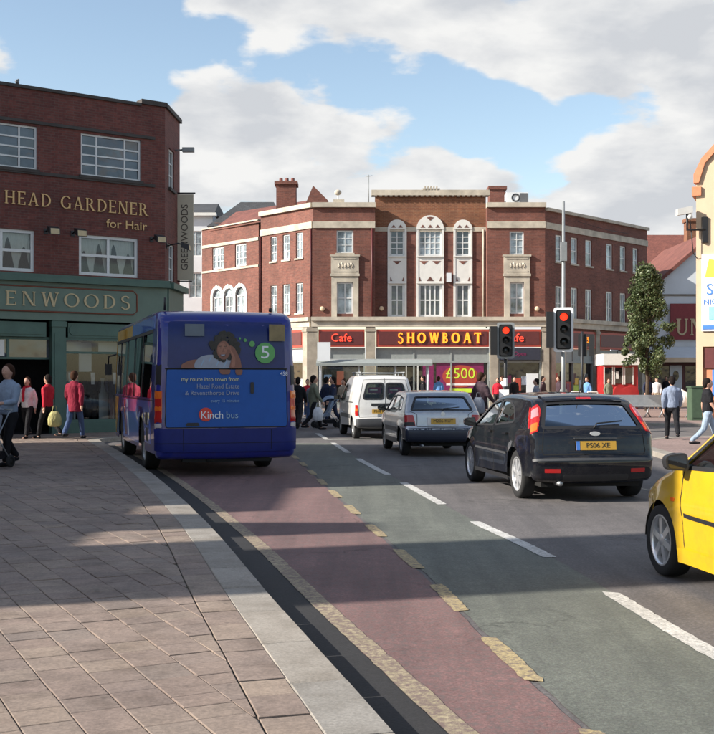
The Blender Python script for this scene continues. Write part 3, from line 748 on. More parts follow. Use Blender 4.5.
# shopfront
fa = MB(MG); fa.box(UL,.02,-.12,.1,3.36,4.44); fa.build('fascia', 'shop_green_light', gb)
fa = MB(MG); fa.box(UL,.06,-.30,.1,4.44,4.56); fa.box(UL,.06,-.22,.1,4.56,4.66); fa.build('cornice', 'shop_green', gb)
sg = MB(MG)
sg.prism([(-10.6,3.60),(-1.12,3.60),(-1.0,3.70),(-1.0,4.20),(-1.12,4.30),(-10.6,4.30)], -.15, -.12, 'y'); sgn = sg.build('sign_board', 'shop_green_light', gb)
bd = MB(MG)
pts = [(-10.6,3.60),(-1.12,3.60),(-1.0,3.70),(-1.0,4.20),(-1.12,4.30),(-10.6,4.30)]
bd.tube([(p[0],-.155,p[1]) for p in pts], .022, 4); bd.build('sign_border', 'sign_brown', gb)
letters('GREENWOODS', MG, -6.55, -1.22, 3.75, .40, 'gold_dull', gb, -.175, -.15, .30, .14, .07)
pn = MB(MG)
for a, b in ((-10.6,-6.2),(-5.95,-3.75),(-3.1,-1.05)):
    pn.box(a,b,-.03,.05,2.88,3.30); pn.prism([(a+.12,2.95),(b-.12,2.95),(b-.04,3.02),(b-.04,3.17),(b-.12,3.24),(a+.12,3.24),(a+.04,3.17),(a+.04,3.02)],-.05,-.03,'y')
pn.build('transom_panel', 'shop_green', gb)
for a, b in ((-3.60,-3.20),(-.98,-.0),(-6.2,-5.95),(-11,-10.6)):
    p = MB(MG); p.box(a,b,-.10,.12,.0,3.36); p.box(a-.03,b+.03,-.13,.12,3.18,3.33); p.box(a-.02,b+.02,-.13,.12,0,.35); p.box(a+.07,b-.07,-.118,-.1,.5,3.0); p.build('pilaster', 'shop_green', gb)
sr = MB(MG); sr.box(-3.2,-.98,-.04,.25,.0,.42); sr.box(-10.6,-6.2,-.04,.25,0,.42); sr.build('stall_riser', 'shop_green', gb)
for a, b in ((-3.2,-.98),(-10.6,-6.2)):
    ft = MB(MG)
    ft.box(a,b,0,.08,.42,.50); ft.box(a,b,0,.08,2.80,2.88); ft.box(a,b,.002,.078,2.42,2.48)
    ft.box(a,a+.06,.001,.079,.5,2.8); ft.box(b-.06,b,.001,.079,.5,2.8)
    fo_ = ft.build('shop_window', 'shop_green', gb)
    gl = MB(MG); gl.add([(a+.06,.04,.5),(b-.06,.04,.5),(b-.06,.04,2.8),(a+.06,.04,2.8)],[(0,1,2,3)]); gl.build('pane', 'shop_glass', fo_)
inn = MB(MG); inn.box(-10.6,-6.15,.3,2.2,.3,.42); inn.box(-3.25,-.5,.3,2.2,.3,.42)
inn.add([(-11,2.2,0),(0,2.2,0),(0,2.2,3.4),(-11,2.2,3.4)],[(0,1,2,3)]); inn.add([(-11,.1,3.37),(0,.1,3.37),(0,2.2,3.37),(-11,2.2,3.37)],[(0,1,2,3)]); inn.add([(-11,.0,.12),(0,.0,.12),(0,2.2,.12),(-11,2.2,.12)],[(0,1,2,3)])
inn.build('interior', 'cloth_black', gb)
dpn = MB(MG); dpn.box(-2.35,-1.95,1.0,1.05,1.9,2.78); dpn.box(-3.1,-2.45,.6,.63,2.5,2.78); dpn.box(-1.9,-1.1,.6,.63,2.5,2.78); dpn.box(-3.0,-2.5,.9,.93,.42,1.9); dpn.box(-1.75,-1.15,.9,.93,.42,1.7); dpn.build('display_board', 'white_wall', gb)
dr = MB(MG); dr.box(-5.95,-3.6,.1,.16,2.24,2.30); dr.box(-5.95,-3.6,.1,.16,2.80,2.88); dr.box(-4.85,-4.78,.1,.16,2.3,2.8); dr.build('door_frame', 'shop_green', gb)
dg_ = MB(MG); dg_.add([(-5.95,.13,2.3),(-3.6,.13,2.3),(-3.6,.13,2.8),(-5.95,.13,2.8)],[(0,1,2,3)]); dg_.build('transom_light', 'window_glass', gb)
nt = MB(MG); nt.box(-5.15,-4.93,.06,.09,2.32,2.78); nt.build('notice', 'white_paint', gb)
sfs = MB(MS); sfs.box(0,2.2,-.12,.0,3.36,4.44); sfs.box(0,2.25,-.28,.0,4.44,4.62); sfs.box(0,2.2,-.08,.0,0,3.36); sfs.build('return_front', 'shop_green', gb)
def floodlight(M, u, z, par, side=1):
    m = MB(M); m.tube([(u,0,z+.02),(u,-.35,z+.10),(u+.05*side,-.55,z+.04)], .022, 6); m.box(u-.06,u+.06,-.02,.0,z-.06,z+.1)
    o = m.build('floodlight', 'black_plastic', par)
    h = MB(M); q = [(u-.16,-.72),(u+.16,-.72),(u+.12,-.48),(u-.12,-.48)]
    h.prism([(-.72,z-.14),(-.46,z-.02),(-.48,z+.12),(-.70,z+.05)], u-.15, u+.15, 'x'); h.build('lamp_head', 'black_plastic', o)
    l = MB(M); l.add([(u-.13,-.725,z-.12),(u+.13,-.725,z-.12),(u+.13,-.705,z+.035),(u-.13,-.705,z+.035)],[(0,1,2,3)]); l.build('lamp_glass', 'gold_dull', o)
for u in (-3.75,-2.95,-.45): floodlight(MG, u, 5.88, gb)
floodlight(MS, .25, 5.75, gb)
# projecting banner, alarm box and camera on the side wall
bn = thing('hanging_sign', 'tall narrow beige banner sign projecting from the brick corner building', 'sign', (-5.7,36.9,4.85), world=True)
q = MB(); q.box(-5.80,-5.26,36.94,37.02,4.85,7.62); q.build('sign_panel', 'sign_beige', bn)
q = MB(); q.tube([(-5.85,36.98,7.66),(-5.2,36.98,7.66)],.025,6); q.tube([(-5.85,36.98,4.82),(-5.3,36.98,4.82)],.02,6); q.build('bracket', 'black_plastic', bn)
text_on('lettering', 'GREENWOODS', .31, 'sign_ink', bn, Matrix(((0,-1,0,-5.53),(0,0,-1,36.935),(1,0,0,6.23),(0,0,0,1))), .004, sx=.98)
cc = thing('security_camera', 'grey camera arm high on the side of the brick corner building', 'camera', (-5.75,36.6,8.7), world=True)
q = MB(); q.tube([(-5.82,36.6,8.95),(-5.5,36.6,8.98)],.03,6); q.build('arm', 'pole_grey', cc)
q = MB(); q.box(-5.55,-5.18,36.5,36.66,8.9,9.04); q.build('camera_housing', 'pole_grey', cc)
pg = tag(MB().ball((0,0,.09),(.05,.1,.07)).ball((0,.1,.17),(.035,.04,.035)).add([(-.03,-.08,.09),(.03,-.08,.09),(.04,-.2,.05),(-.04,-.2,.05)],[(0,1,2,3)]).tube([(.02,0,.0),(.02,0,.06)],.008,4).tube([(-.02,0,.0),(-.02,0,.06)],.008,4).build('pigeon', 'lead_grey', None, None, tuple(MG @ Vector((-4.55,.1,9.99)))), 'grey pigeon perched on the brick parapet', 'bird')
# ------------------------------------------------------------------ the brick parade across the junction
sb = thing('brick_parade', 'wide red brick building with cream bands and arched white window bays', 'building', (4,62.95,0), world=True)
YF = 62.95
MF = face_frame((0,YF), (1,0)); MC = face_frame((0,YF+.60), (1,0))
P_L, P_2 = (-5.57,66.58), (-9.6,71.4)
ML = face_frame(P_L, (3.16,-3.63)); LL = 4.81
M2 = face_frame((-9.63,71.46), (3.9,-4.45)); L2 = 5.92
MR = face_frame((10.29,YF), (7.73,8.5)); LR = 11.49
wl = MB()
pav = [(-1.12,-.20,8.60,9.85),(-1.10,-.22,5.28,7.0)]; pav2 = [(8.35,9.14,8.50,9.80),(8.35,9.14,5.28,7.0)]
wall_holes(wl, -2.41, .99, 5.1, 11.12, pav, MF); wall_holes(wl, 7.12, 10.29, 5.1, 11.12, pav2, MF)
for x in (.99, 7.12): wl.add([(x,YF,4.5),(x,YF+.60,4.5),(x,YF+.60,11.2),(x,YF,11.2)], [(0,1,2,3)])
cen = [(1.75,2.68),(3.34,4.74),(5.39,6.31)]
ch = []
for a, b in cen: ch += [(a,b,8.50,9.97),(a,b,5.12,6.98)]
wall_holes(wl, .99, 7.12, 5.1, 9.86, ch[:0]+[(a,b,5.12,9.86) for a,b in cen], MC)
lwu = [(.94,1.52),(2.08,2.74),(3.29,3.93)]; lh = [(a,b,8.42,9.85) for a,b in lwu]+[(a,b,5.38,7.05) for a,b in lwu]
wall_holes(wl, 0, LL, 5.1, 11.12, lh, ML)
wh = [(1.13,2.35,8.42,9.75),(3.53,4.68,8.42,9.75)]
ar = [(1.22,2.18),(2.42,3.38),(3.62,4.58)]
wall_holes(wl, 0, L2, 0, 10.95, wh+[(a,b,4.9,7.22) for a,b in ar], M2)
rwu = [(1.06,1.76),(2.66,3.38),(4.21,4.95),(6.56,7.30),(8.16,8.86),(9.71,10.38)]
rh = [(a,b,8.22,9.72) for a,b in rwu]+[(a,b,4.95,6.88) for a,b in rwu]
wall_holes(wl, 0, LR, 4.3, 10.95, rh, MR)
def wp(M, u): 
    q = M @ Vector((u,0,0)); return (q.x,q.y)
pR = wp(MR, LR); p2 = wp(M2, 0)
back = [(pR, (20.5,90)), ((20.5,90), (-8.6,90)), ((-8.6,90), p2)]
for a, b in back[:1]+back[2:]: wl.add([(*a,0),(*b,0),(*b,10.9),(*a,10.9)], [(0,1,2,3)])
wl.build('wall', 'brick_red', sb)
oc = MB(); wall_holes(oc, .99, 7.12, 10.1, 11.84, [], MC); oc.build('parapet_wall', 'brick_orange', sb)
rf = MB(); rf.add([(*P_L,10.8),(-2.41,YF+.02,10.8),(.98,YF+.02,10.8),(.98,YF+.75,10.8),(7.13,YF+.75,10.8),(7.13,YF+.02,10.8),(10.29,YF+.02,10.8),(*pR,10.8),(20.5,90,10.8),(-8.6,90,10.8),(*p2,10.8)], [tuple(range(11))]); rf.build('flat_roof', 'lead_grey', sb)
# stone bands and copings
def bandx(name, M, a, b, z0, z1, out=.06, mat='stone_cream', inn=.06):
    m = MB(M); m.box(a, b, -out, inn, z0, z1); return m.build(name, mat, sb)
for M, a, b in ((MF,-2.43,.99),(MF,7.12,10.31),(ML,0,LL-.05)):
    bandx('band_course', M, a, b, 9.97, 10.33, .07)
    bandx('coping', M, a-.02, b+.03, 11.10, 11.36, .16, inn=.4)
bandx('band_course', MR, .06, LR, 9.95, 10.30, .07); bandx('coping', MR, .1, LR+.05, 10.93, 11.10, .16, inn=.4)
bandx('band_course', MC, .99, 7.12, 9.86, 10.10, .05)
bandx('coping', MC, .80, 7.32, 11.84, 12.14, .18, inn=.5)
m = MB(MC); 
for i in range(5): m.box(3.72+i*.16, 3.80+i*.16, -.2, -.02, 12.14, 12.34)
m.box(3.62,4.58,-.16,.3,12.14,12.22); m.build('parapet_ornament', 'stone_cream', sb)
m = MB(MC)
for i in range(22): m.box(.95+i*.285, 1.1+i*.285, -.185, -.05, 11.76, 11.838)
m.build('dentil_row', 'stone_dark', sb)
bandx('band_course', M2, 0, L2, 9.80, 9.98, .05); bandx('band_course', M2, 0, L2, 8.26, 8.38, .05); bandx('coping', M2, 0, L2, 10.95, 11.03, .08, inn=.3)
# windows
for h in pav[:1]+pav2[:1]: window(sb, MF, *h, 2, 3, gmat='window_pale', sill='stone_cream', fw=.08)
for h in pav[1:]+pav2[1:]:
    window(sb, MF, *h, 2, 2, gmat='window_pale', fw=.08, bw=.06)
    a, b = h[0], h[1]
    s_ = MB(MF); s_.box(a-.30,a-.002,-.08,.1,5.10,7.32); s_.box(b+.002,b+.30,-.08,.1,5.10,7.32); s_.box(a,b,-.08,.1,7.02,7.32); s_.box(a-.36,b+.36,-.14,.1,7.33,7.46); s_.build('window_surround', 'stone_cream', sb)
    pnl = MB(MF); pnl.box(a-.32,b+.32,-.10,.1,7.46,8.40); pnl.box(a-.38,b+.38,-.16,.1,8.40,8.50); po = pnl.build('carved_panel', 'stone_cream', sb)
    cv = MB(MF)
    for k in range(5): cv.ball(((a+b)/2-.32+.16*k, -.10, 7.92+.05*math.sin(k*2.1)), (.07,.03,.10+.03*(k%2)), 8, 6); cv.tube([((a+b)/2-.36+.18*k,-.11,7.78),((a+b)/2-.30+.18*k,-.115,7.9),((a+b)/2-.36+.18*k,-.11,8.05)],.025,5)
    cv.prism([(a-.2,7.56),(b+.2,7.56),(b+.2,7.62),(a-.2,7.62)],-.12,-.1,'y'); cv.prism([(a-.2,8.24),(b+.2,8.24),(b+.2,8.30),(a-.2,8.30)],-.12,-.1,'y')
    cv.build('carving', 'stone_cream', po)
for a, b, c_, d_ in lh: 
    window(sb, ML, a, b, c_, d_, 2, 3, gmat='window_pale', sill='stone_cream', fw=.07)
for a, b, c_, d_ in rh: window(sb, MR, a, b, c_, d_, 1 if c_ > 8 else 2, 2, gmat='window_pale', sill='stone_cream', fw=.09, bw=.05)
for a, b, c_, d_ in wh: window(sb, M2, a, b, c_, d_, 3, 3, gmat='window_pale', fw=.09, bw=.04)
def half_disc(cx, cz, r, n=14, r2=None): return [(cx+r*math.cos(math.pi*k/n), cz+(r2 or r)*math.sin(math.pi*k/n)) for k in range(n+1)]
for a, b in ar:
    window(sb, M2, a, b, 4.9, 6.72, 2, 3, gmat='window_pale', fw=.08)
    c_ = (a+b)/2; r = (b-a)/2
    m = MB(M2); m.prism(half_disc(c_,6.72,r-.002), .09, .15, 'y'); m.build('fanlight', 'window_pale', sb)
    m = MB(M2); n = 14
    o_ = half_disc(c_,6.72,r+.20,n); i_ = half_disc(c_,6.72,r,n)
    for k in range(n):
        m.prism([i_[k],o_[k],o_[k+1],i_[k+1]], -.06, .12, 'y')
    m.box(a-.2,a-.001,-.06,.12,4.9,6.72); m.box(b+.001,b+.2,-.06,.12,4.9,6.72) if b > 4.5 else None
    m.box(c_-.07,c_+.07,-.10,-.06,7.14,7.42); m.build('arch_surround', 'white_paint', sb)
    m = MB(M2); m.prism([(a,7.22),(c_,7.22),(c_,6.72+r+.001),]+[(c_+r*math.cos(t),6.72+r*math.sin(t)) for t in [math.pi*(.5+.5*k/6) for k in range(1,7)]], .02, .05, 'y'); m.prism([(c_,6.72+r+.001),(c_,7.22),(b,7.22)]+[(c_+r*math.cos(t),6.72+r*math.sin(t)) for t in [math.pi*.5*k/6 for k in range(0,6)]], .02, .05, 'y'); m.build('arch_spandrel', 'brick_red', sb)
# central bays: white pilaster strips, patterned spandrel panels, arched heads
for (a, b), cols in zip(cen, (2,4,2)):
    window(sb, MC, a+.05, b-.05, 8.50, 9.97, cols, 4, gmat='window_glass' if cols == 2 else 'window_pale', d=.06, fw=.10, bw=.045)
    window(sb, MC, a+.05, b-.05, 5.14, 6.98, cols, 2, gmat='window_glass', d=.06, fw=.12, bw=.07)
    s_ = MB(MC); s_.box(a-.06,a+.05,-.07,.2,5.1,9.97); s_.box(b-.05,b+.06,-.07,.2,5.1,9.97); s_.box(a+.05,b-.05,-.05,.2,6.98,8.50)
    c_ = (a+b)/2; r = (b-a)/2+.06
    s_.prism(half_disc(c_,9.972,r,18,r*1.02), -.09, .05, 'y')
    s_.box(a-.05,b+.05,-.14,.1,8.44,8.50); s_.box(a-.05,b+.05,-.13,.1,6.97,7.03)
    bay = s_.build('window_bay', 'white_paint', sb)
    t = MB(MC); nn = 2 if cols == 4 else 1; w_ = (b-a)/nn
    for k in range(nn):
        x = a+w_*(k+.5); t.prism([(x-.24,8.22),(x,8.02),(x+.24,8.22)], -.062, -.05, 'y')
    for k in range(nn+1):
        x = a+w_*k; x0, x1 = max(a+.08,x-.2), min(b-.08,x+.2)
        t.prism([(x0,7.12),(x1,7.12),(min(max(x,x0+.02),x1-.02),7.36)], -.062, -.05, 'y')
    for k in range(nn+1 if nn > 1 else 2):
        x = a+(b-a)*(k+.7)/(nn+1.4 if nn > 1 else 2.4); t.prism([(x-.13,10.06),(x+.13,10.06),(x,10.22)], -.102, -.09, 'y')
    if nn == 2: t.prism([(c_-.2,10.62),(c_,10.44),(c_+.2,10.62),(c_,10.66)], -.102, -.09, 'y')
    t.build('brick_motif', 'brick_red', bay)
# ground floor: cornice, piers, fascias, shopfronts
def cornice(M, a, b, cut=0):
    m = MB(M); m.box(a+cut, b-cut, -.30, .1, 4.88, 5.10); m.box(a+cut, b-cut, -.18, .1, 4.56, 4.88); m.build('shop_cornice', 'stone_cream', sb)
cornice(MF, -2.5, 10.45); cornice(ML, 0, LL-.1); cornice(MR, .15, LR)
m = MB(MF); m.box(.99,7.12,.1,.60,5.04,5.09); m.build('ledge', 'stone_cream', sb)
def shop(M, a, b, kind='glass', sign='sign_maroon', text=None, tm='neon_red', light='shutter_grey', shade='shop_dark'):
    m = MB(M); m.box(a+.04,b-.04,-.10,.3,3.46,4.42); m.build('shop_fascia', 'sign_red', sb)
    m = MB(M); m.box(a+.14,b-.14,-.13,.0,3.58,4.30); fo = m.build('fascia_panel', sign, sb)
    m = MB(M); n = max(1, round((b-a)/2)); 
    for k in range(n):
        x0 = a+.06+(b-a-.12)*k/n; x1 = a+.06+(b-a-.12)*(k+1)/n; m.box(x0+.03,x1-.03,.12,.3,2.70,3.40)
    m.build('transom_blind', light, sb)
    m = MB(M)
    for k in range(n+1):
        x = a+.06+(b-a-.12)*k/n; m.box(x-.04,x+.04,.08,.2,.1,3.4)
    m.box(a+.02,b-.02,.06,.22,2.60,2.70); m.box(a+.02,b-.02,.1,.24,0,.45); m.build('shopfront_frame', 'shutter_grey', sb)
    m = MB(M); m.add([(a,.21,.45),(b,.21,.45),(b,.21,2.6),(a,.21,2.6)],[(0,1,2,3)]); m.build('shop_window', shade, sb)
    return fo
f1 = shop(MF, -2.15, .46); f2 = shop(MF, 1.02, 7.26); f3 = shop(MF, 7.74, 10.1)
for M, u0, u1 in ((MF,-2.74,-2.17),(MF,.48,1.0),(MF,7.28,7.72),(MF,10.12,10.5),(ML,.1,.5),(ML,LL-.75,LL-.3),(MR,.45,.85),(MR,5.2,5.6),(MR,10.6,11.0)):
    m = MB(M); m.box(u0,u1,-.14,.25,0,4.56); m.box(u0-.04,u1+.04,-.19,.25,0,.5); m.box(u0-.03,u1+.03,-.18,.25,4.3,4.45); m.build('pier', 'pier_stone', sb)
shop(ML, .5, LL-.75, light='white_wall'); 
g1 = shop(MR, .85, 5.2, sign='sign_maroon'); g2 = shop(MR, 5.6, 10.6, sign='sign_maroon')
letters('SHOWBOAT', MF, 2.22, 6.78, 3.66, .58, 'neon_yellow', f2, -.18, -.13, .36, .24, .13)
text_on('lettering', 'Cafe', .62, 'neon_red', f1, wallM(MF, -.85, -.15, 3.94), .02)
text_on('lettering', 'Cafe', .62, 'neon_red', f3, wallM(MF, 8.55, -.15, 3.94), .02)
text_on('lettering', 'EST', .5, 'neon_yellow', g1, wallM(MR, 4.3, -.15, 3.92), .02)
ps = MB(MF); ps.box(4.35,6.95,.15,.19,.5,2.58); po = ps.build('window_poster', 'poster_purple', sb)
ps = MB(MF); ps.prism([(5.68+1.0*math.cos(a), 1.85+.62*math.sin(a)) for a in [2*math.pi*k/20 for k in range(20)]], .135, .148, 'y'); ps.build('poster_disc', 'sign_red', po)
text_on('poster_price', '£500', .82, 'poster_green', po, wallM(MF, 5.66, .13, 1.98), .006, sx=1.0)
ps = MB(MF); ps.box(4.9,6.5,.128,.133,1.36,1.46); ps.build('poster_line', 'poster_white', po)
ps = MB(MF); ps.box(5.1,6.3,.128,.133,.96,1.2); ps.build('poster_line', 'poster_green', po)
dd = MB(MF); dd.box(2.05,2.12,.05,.15,.1,2.6); dd.box(3.3,3.37,.05,.15,.1,2.6); dd.box(2.12,3.3,.05,.15,2.5,2.6); dd.box(2.68,2.73,.05,.15,.1,2.5); dd.build('door_frame', 'white_paint', sb)
dd = MB(MF); dd.box(3.6,4.2,.12,.18,.4,2.5); dd.build('window_poster', 'poster_purple', sb)
dd = MB(MF); dd.box(7.85,10.0,-.2,.12,2.75,3.4); pb = dd.build('shop_awning_box', 'navy_plastic', sb); text_on('lettering', 'Open', .3, 'poster_purple', pb, wallM(MF,8.9,-.21,3.08), .01)
dd = MB(MF); dd.box(9.3,9.95,.1,.18,.5,2.0); dd.build('window_poster', 'white_wall', sb)
for i, (u, z, c_) in enumerate(((1.2,1.3,'poster_purple'),(1.7,1.1,'white_wall'),(2.4,1.2,'sign_red'),(3.2,1.0,'poster_green'),(3.8,1.3,'white_wall'),(4.4,1.2,'poster_purple'),(6.2,1.4,'white_wall'),(7.4,1.2,'sign_red'),(8.6,1.3,'white_wall'))):
    m = MB(MR); m.box(u,u+.5,.15,.2,z-.6,z+.35); m.build('window_poster', c_, sb)
for M, a, b, n_ in ((MF,-2.0,.4,7),(MF,1.15,2.0,3),(MF,7.85,9.2,5),(ML,.6,3.9,6),(MR,1.0,5.0,9),(MR,5.8,10.4,9)):
    for k in range(n_):
        u = a+(b-a)*(k+random.uniform(.1,.6))/n_; z = random.uniform(.55,1.6); m = MB(M); m.box(u,u+random.uniform(.15,.45),.14-.002*k,.19,z,z+random.uniform(.2,.8))
        m.build('window_display', random.choice(('poster_purple','white_wall','sign_red','sign_maroon','navy_plastic','sign_brown','cloth_grey','yellow_sign','print_pale')), sb)
# pipes, alarm boxes, roof items
for M, u in ((MF,.82),(MF,6.98),(ML,LL-.12),(ML,.03)):
    m = MB(M); m.tube([(u,-.06 if u != 6.98 else .54,5.1),(u,-.06 if u != 6.98 else .54,9.95)], .05, 6); m.build('downpipe', 'sign_maroon' if u != 6.98 else 'stone_cream', sb)
for M, u, z in ((MF,9.85,5.55),(MF,-1.9,5.55),(MC,1.35,5.6)):
    m = MB(M); m.ball((u,-.06,z),(.13,.06,.13),10,6); m.build('alarm_box', 'stone_warm', sb)
m = MB(MC); m.box(4.95,5.2,-.2,0,7.05,7.55); m.build('vent_box', 'white_wall', sb)
m = MB(); m.box(7.45,8.35,64.6,65.5,10.8,12.35); m.box(7.38,8.42,64.53,65.57,12.35,12.55); m.build('chimney', 'brick_red', sb)
m = MB(); m.box(8.25,9.45,63.4,64.3,11.36,12.0); ac = m.build('air_conditioner', 'white_wall', sb)
m = MB(); m.lathe([(.24,0),(.24,.03),(.16,.04),(.16,.0)], 16, 'y', (8.75,63.36,11.7)); m.build('fan_grille', 'lead_grey', ac)
m = MB(); m.box(8.98,9.4,63.36,63.4,11.45,11.95); m.build('vent_grille', 'lead_grey', ac)
m = MB(); m.box(-4.75,-3.6,67.6,68.7,10.8,13.15); m.box(-4.85,-3.5,67.5,68.8,13.15,13.35); cs = m.build('chimney_stack', 'brick_red', sb)
for x in (-4.5,-4.15,-3.8):
    m = MB(); m.lathe([(.12,13.35),(.10,13.6),(.0,13.6)], 10, 'z', (x,68.1,0)); m.build('chimney_pot', 'tile_roof', cs)
m = MB(); m.prism([(-3.4,10.9),(-2.55,12.95),(-1.7,12.1),(-1.2,10.9)], 66.8, 74, 'y'); m.build('brick_gable', 'brick_red', sb)
m = MB(); m.add([(-9.2,72,10.95),(-5.5,67.6,10.95),(-3.3,66.6,11.0),(-3.0,71,12.75),(-8.0,76,12.75)],[(0,1,2,3,4)]); m.add([(-3.3,66.6,11.0),(-1.2,66.6,11.0),(-2.4,71,12.75),(-3.0,71,12.75)],[(0,1,2,3)]); m.add([(-3.0,71,12.75),(-2.4,71,12.75),(-1.2,76,11),(-3,80,11),(-8,76,12.75)],[(0,1,2,3,4)]); m.build('pitched_roof', 'tile_roof', sb)
m = MB(); m.tube([(.65,63.6,11.3),(.65,63.6,13.0)],.025,5); m.tube([(.5,63.6,12.9),(.85,63.6,12.95)],.02,5); m.build('aerial', 'pole_grey', sb)
m = MB(MF); m.tube([(-1.05,.2,11.36),(-1.05,.2,11.9)],.04,5); m.ball((-1.05,.2,11.95),(.2,.15,.16),8,6); m.box(-1.3,-.7,.05,.4,11.36,11.55); m.build('finial', 'stone_cream', sb)
m = MB(MR); m.tube([(3.0,-.25,10.6),(6.0,-.25,10.45),(9.0,-.1,10.5)],.012,4); m.build('cable', 'black_plastic', sb)

# white building behind the parade, on the left
wb = thing('white_building', 'tall pale building with dark slate roof behind the brick parade', 'building', (-15,86,0), world=True)
MW = face_frame((-26,86), (1,0))
wins = [(x,x+1.0,z,z+1.9) for x in (1,3.2,5.4,7.6,9.8,11.6,13.4) for z in (1.0,4.6,7.8,10.9)]
m = MB(); wall_holes(m, 0, 15.2, 0, 14.1, wins, MW)
m.add([(-10.8,86,0),(-10.8,100,0),(-10.8,100,14.1),(-10.8,86,14.1)],[(0,1,2,3)]); m.add([(-26,100,0),(-26,86,0),(-26,86,14.1),(-26,100,14.1)],[(0,1,2,3)]); m.build('wall', 'white_render', wb)
for h in wins: window(wb, MW, *h, 2, 2, gmat='window_pale', fw=.08)
m = MB(); m.prism([(-26.3,13.9),(-26.3,14.12),(-10.5,14.12),(-10.5,13.9)], 85.6, 86.3, 'y'); m.build('eaves', 'white_paint', wb)
m = MB(); m.add([(-26.5,85.7,14.14),(-10.6,85.7,14.14),(-11.2,93,15.9),(-24,93,15.9),(-26.5,100,14.14),(-10.6,100,14.14)],[(0,1,2,3),(1,5,2),(3,2,5,4),(0,3,4)]); m.build('roof', 'slate_roof', wb)
s2 = thing('slate_roofed_building', 'dark slate hipped roof rising behind the arched brick wing', 'building', (-8,80,0), world=True)
m = MB(); m.box(-9.9,-5.2,80,92,0,12.6); m.build('wall', 'brick_plain', s2)
m = MB(); m.add([(-10.4,79.6,12.3),(-4.8,79.6,12.3),(-4.8,92.4,12.3),(-10.4,92.4,12.3),(-8.4,83,14.5),(-6.0,83,14.5),(-6.0,89,14.5),(-8.4,89,14.5)],[(0,1,5,4),(1,2,6,5),(2,3,7,6),(3,0,4,7),(4,5,6,7)]); m.build('roof', 'slate_roof', s2)

# pub with a white gable on the right
pb = thing('gabled_pub', 'white gabled building with maroon sign behind the slim tree', 'building', (24,80,0), world=True)
m = MB(); m.prism([(20.7,3.2),(29.5,3.2),(29.5,8.2),(25.1,11.9),(20.7,8.2)], 80, 94, 'y'); m.build('wall', 'white_wall', pb)
m = MB(); m.box(18.0,29.5,79.6,79.9,3.0,3.6); m.add([(18,79.9,3.95),(29.5,79.9,3.95),(29.5,77.9,3.15),(18,77.9,3.15)],[(0,1,2,3)]); m.build('awning', 'white_wall', pb)
m = MB(); m.box(18.0,29.5,77.85,77.95,2.85,3.17); m.build('awning_valance', 'stone_warm', pb)
m = MB(); 
for s_ in (-1,1):
    a0 = (25.1+s_*4.75, 7.85); a1 = (25.1, 11.95); m.prism([a0,(a0[0],a0[1]+.3),(a1[0],a1[1]+.3),a1] if s_ < 0 else [a1,(a1[0],a1[1]+.3),(a0[0],a0[1]+.3),a0], 79.7, 94.2, 'y')
m.build('roof', 'tile_roof', pb)
m = MB(); m.box(20.7,29.5,79.93,79.995,7.5,7.62); m.build('string_course', 'stone_dark', pb)
m = MB(); m.ball((24.0,79.8,7.0),(.3,.2,.25),8,6); m.build('wall_lamp', 'stone_dark', pb)
m = MB(); m.box(21.75,27.5,79.75,79.9,4.45,6.95); so = m.build('sign_board', 'pub_red', pb)
MPB = face_frame((0,79.75), (1,0)); letters('UN', MPB, 22.15, 23.95, 4.75, 1.15, 'gold_dull', so, -.06, 0, .15, .2, .1)
m = MB(); m.box(18.0,29.5,79.2,79.6,0,3.0); m.build('shopfront', 'sign_maroon', pb)
for a in (18.6,20.3,22.6,24.2,26):
    m = MB(); m.box(a,a+1.3,79.15,79.22,.7,2.6); m.build('shop_window', 'shop_dark', pb)
m = MB(); m.box(21.5,22.35,79.05,79.2,.1,2.65); d_ = m.build('door', 'white_wall', pb)
m = MB(); m.prism([(21.92+.2*math.cos(t),1.95+.35*math.sin(t)) for t in [2*math.pi*k/14 for k in range(14)]],79.02,79.06,'y'); m.build('door_glass', 'shop_dark', d_)
th_ = thing('tiled_house', 'red tiled roof rising behind the end of the brick parade', 'building', (20,92,0), world=True)
m = MB(); m.box(18.6,29,96,106,0,10.2); m.build('wall', 'brick_plain', th_)
m = MB(); m.prism([(95.5,10.0),(106.5,10.0),(101,14.4)], 18.3, 29.4, 'x'); m.build('roof', 'tile_roof', th_)
m = MB(); m.box(27.85,28.75,97,98,9,15.0); m.box(27.75,28.85,96.9,98.1,15.0,15.3); m.build('chimney', 'brick_orange', th_)

# cream corner building at the right edge
cb = thing('cream_building', 'sunlit cream stone building with advertising banner at the right edge', 'building', (13.3,45,0), world=True)
MCB = face_frame((13.27,45), (.9,-.436)); MCS = face_frame((18.2,57), (-4.93,-12))
hb = [(.25,1.15,.1,2.95),(2.2,4.6,.3,2.95)]
m = MB(); wall_holes(m, 0, 12, 0, 8.9, hb, MCB, .3); wall_holes(m, 0, 12.973, 0, 8.9, [(2,3.2,4.5,6.6),(5,6.2,4.5,6.6),(8,9.2,4.5,6.6)], MCS, .2)
m.prism([(0,8.9),(12,8.9),(12,9.6),(3.4,13.4),(1.0,11.0),(.25,10.2),(.0,9.6)], 0, .5, 'y', M=MCB); m.build('wall', 'cream_render', cb)
m = MB(); m.prism([(-.08,9.35),(-.08,9.68),(.22,10.3),(1.0,11.12),(3.4,13.55),(3.6,13.3),(1.1,10.9),(.35,10.1),(.12,9.35)], -.12, .6, 'y', M=MCB); m.build('gable_coping', 'orange_brick_paint', cb)
m = MB(MCS); m.box(0,13.1,-.15,.2,8.85,9.2); m.build('cornice', 'orange_brick_paint', cb)
m = MB(MCS); m.box(11.2,11.9,-.1,.3,9.2,9.75); m.build('parapet_pier', 'orange_brick_paint', cb)
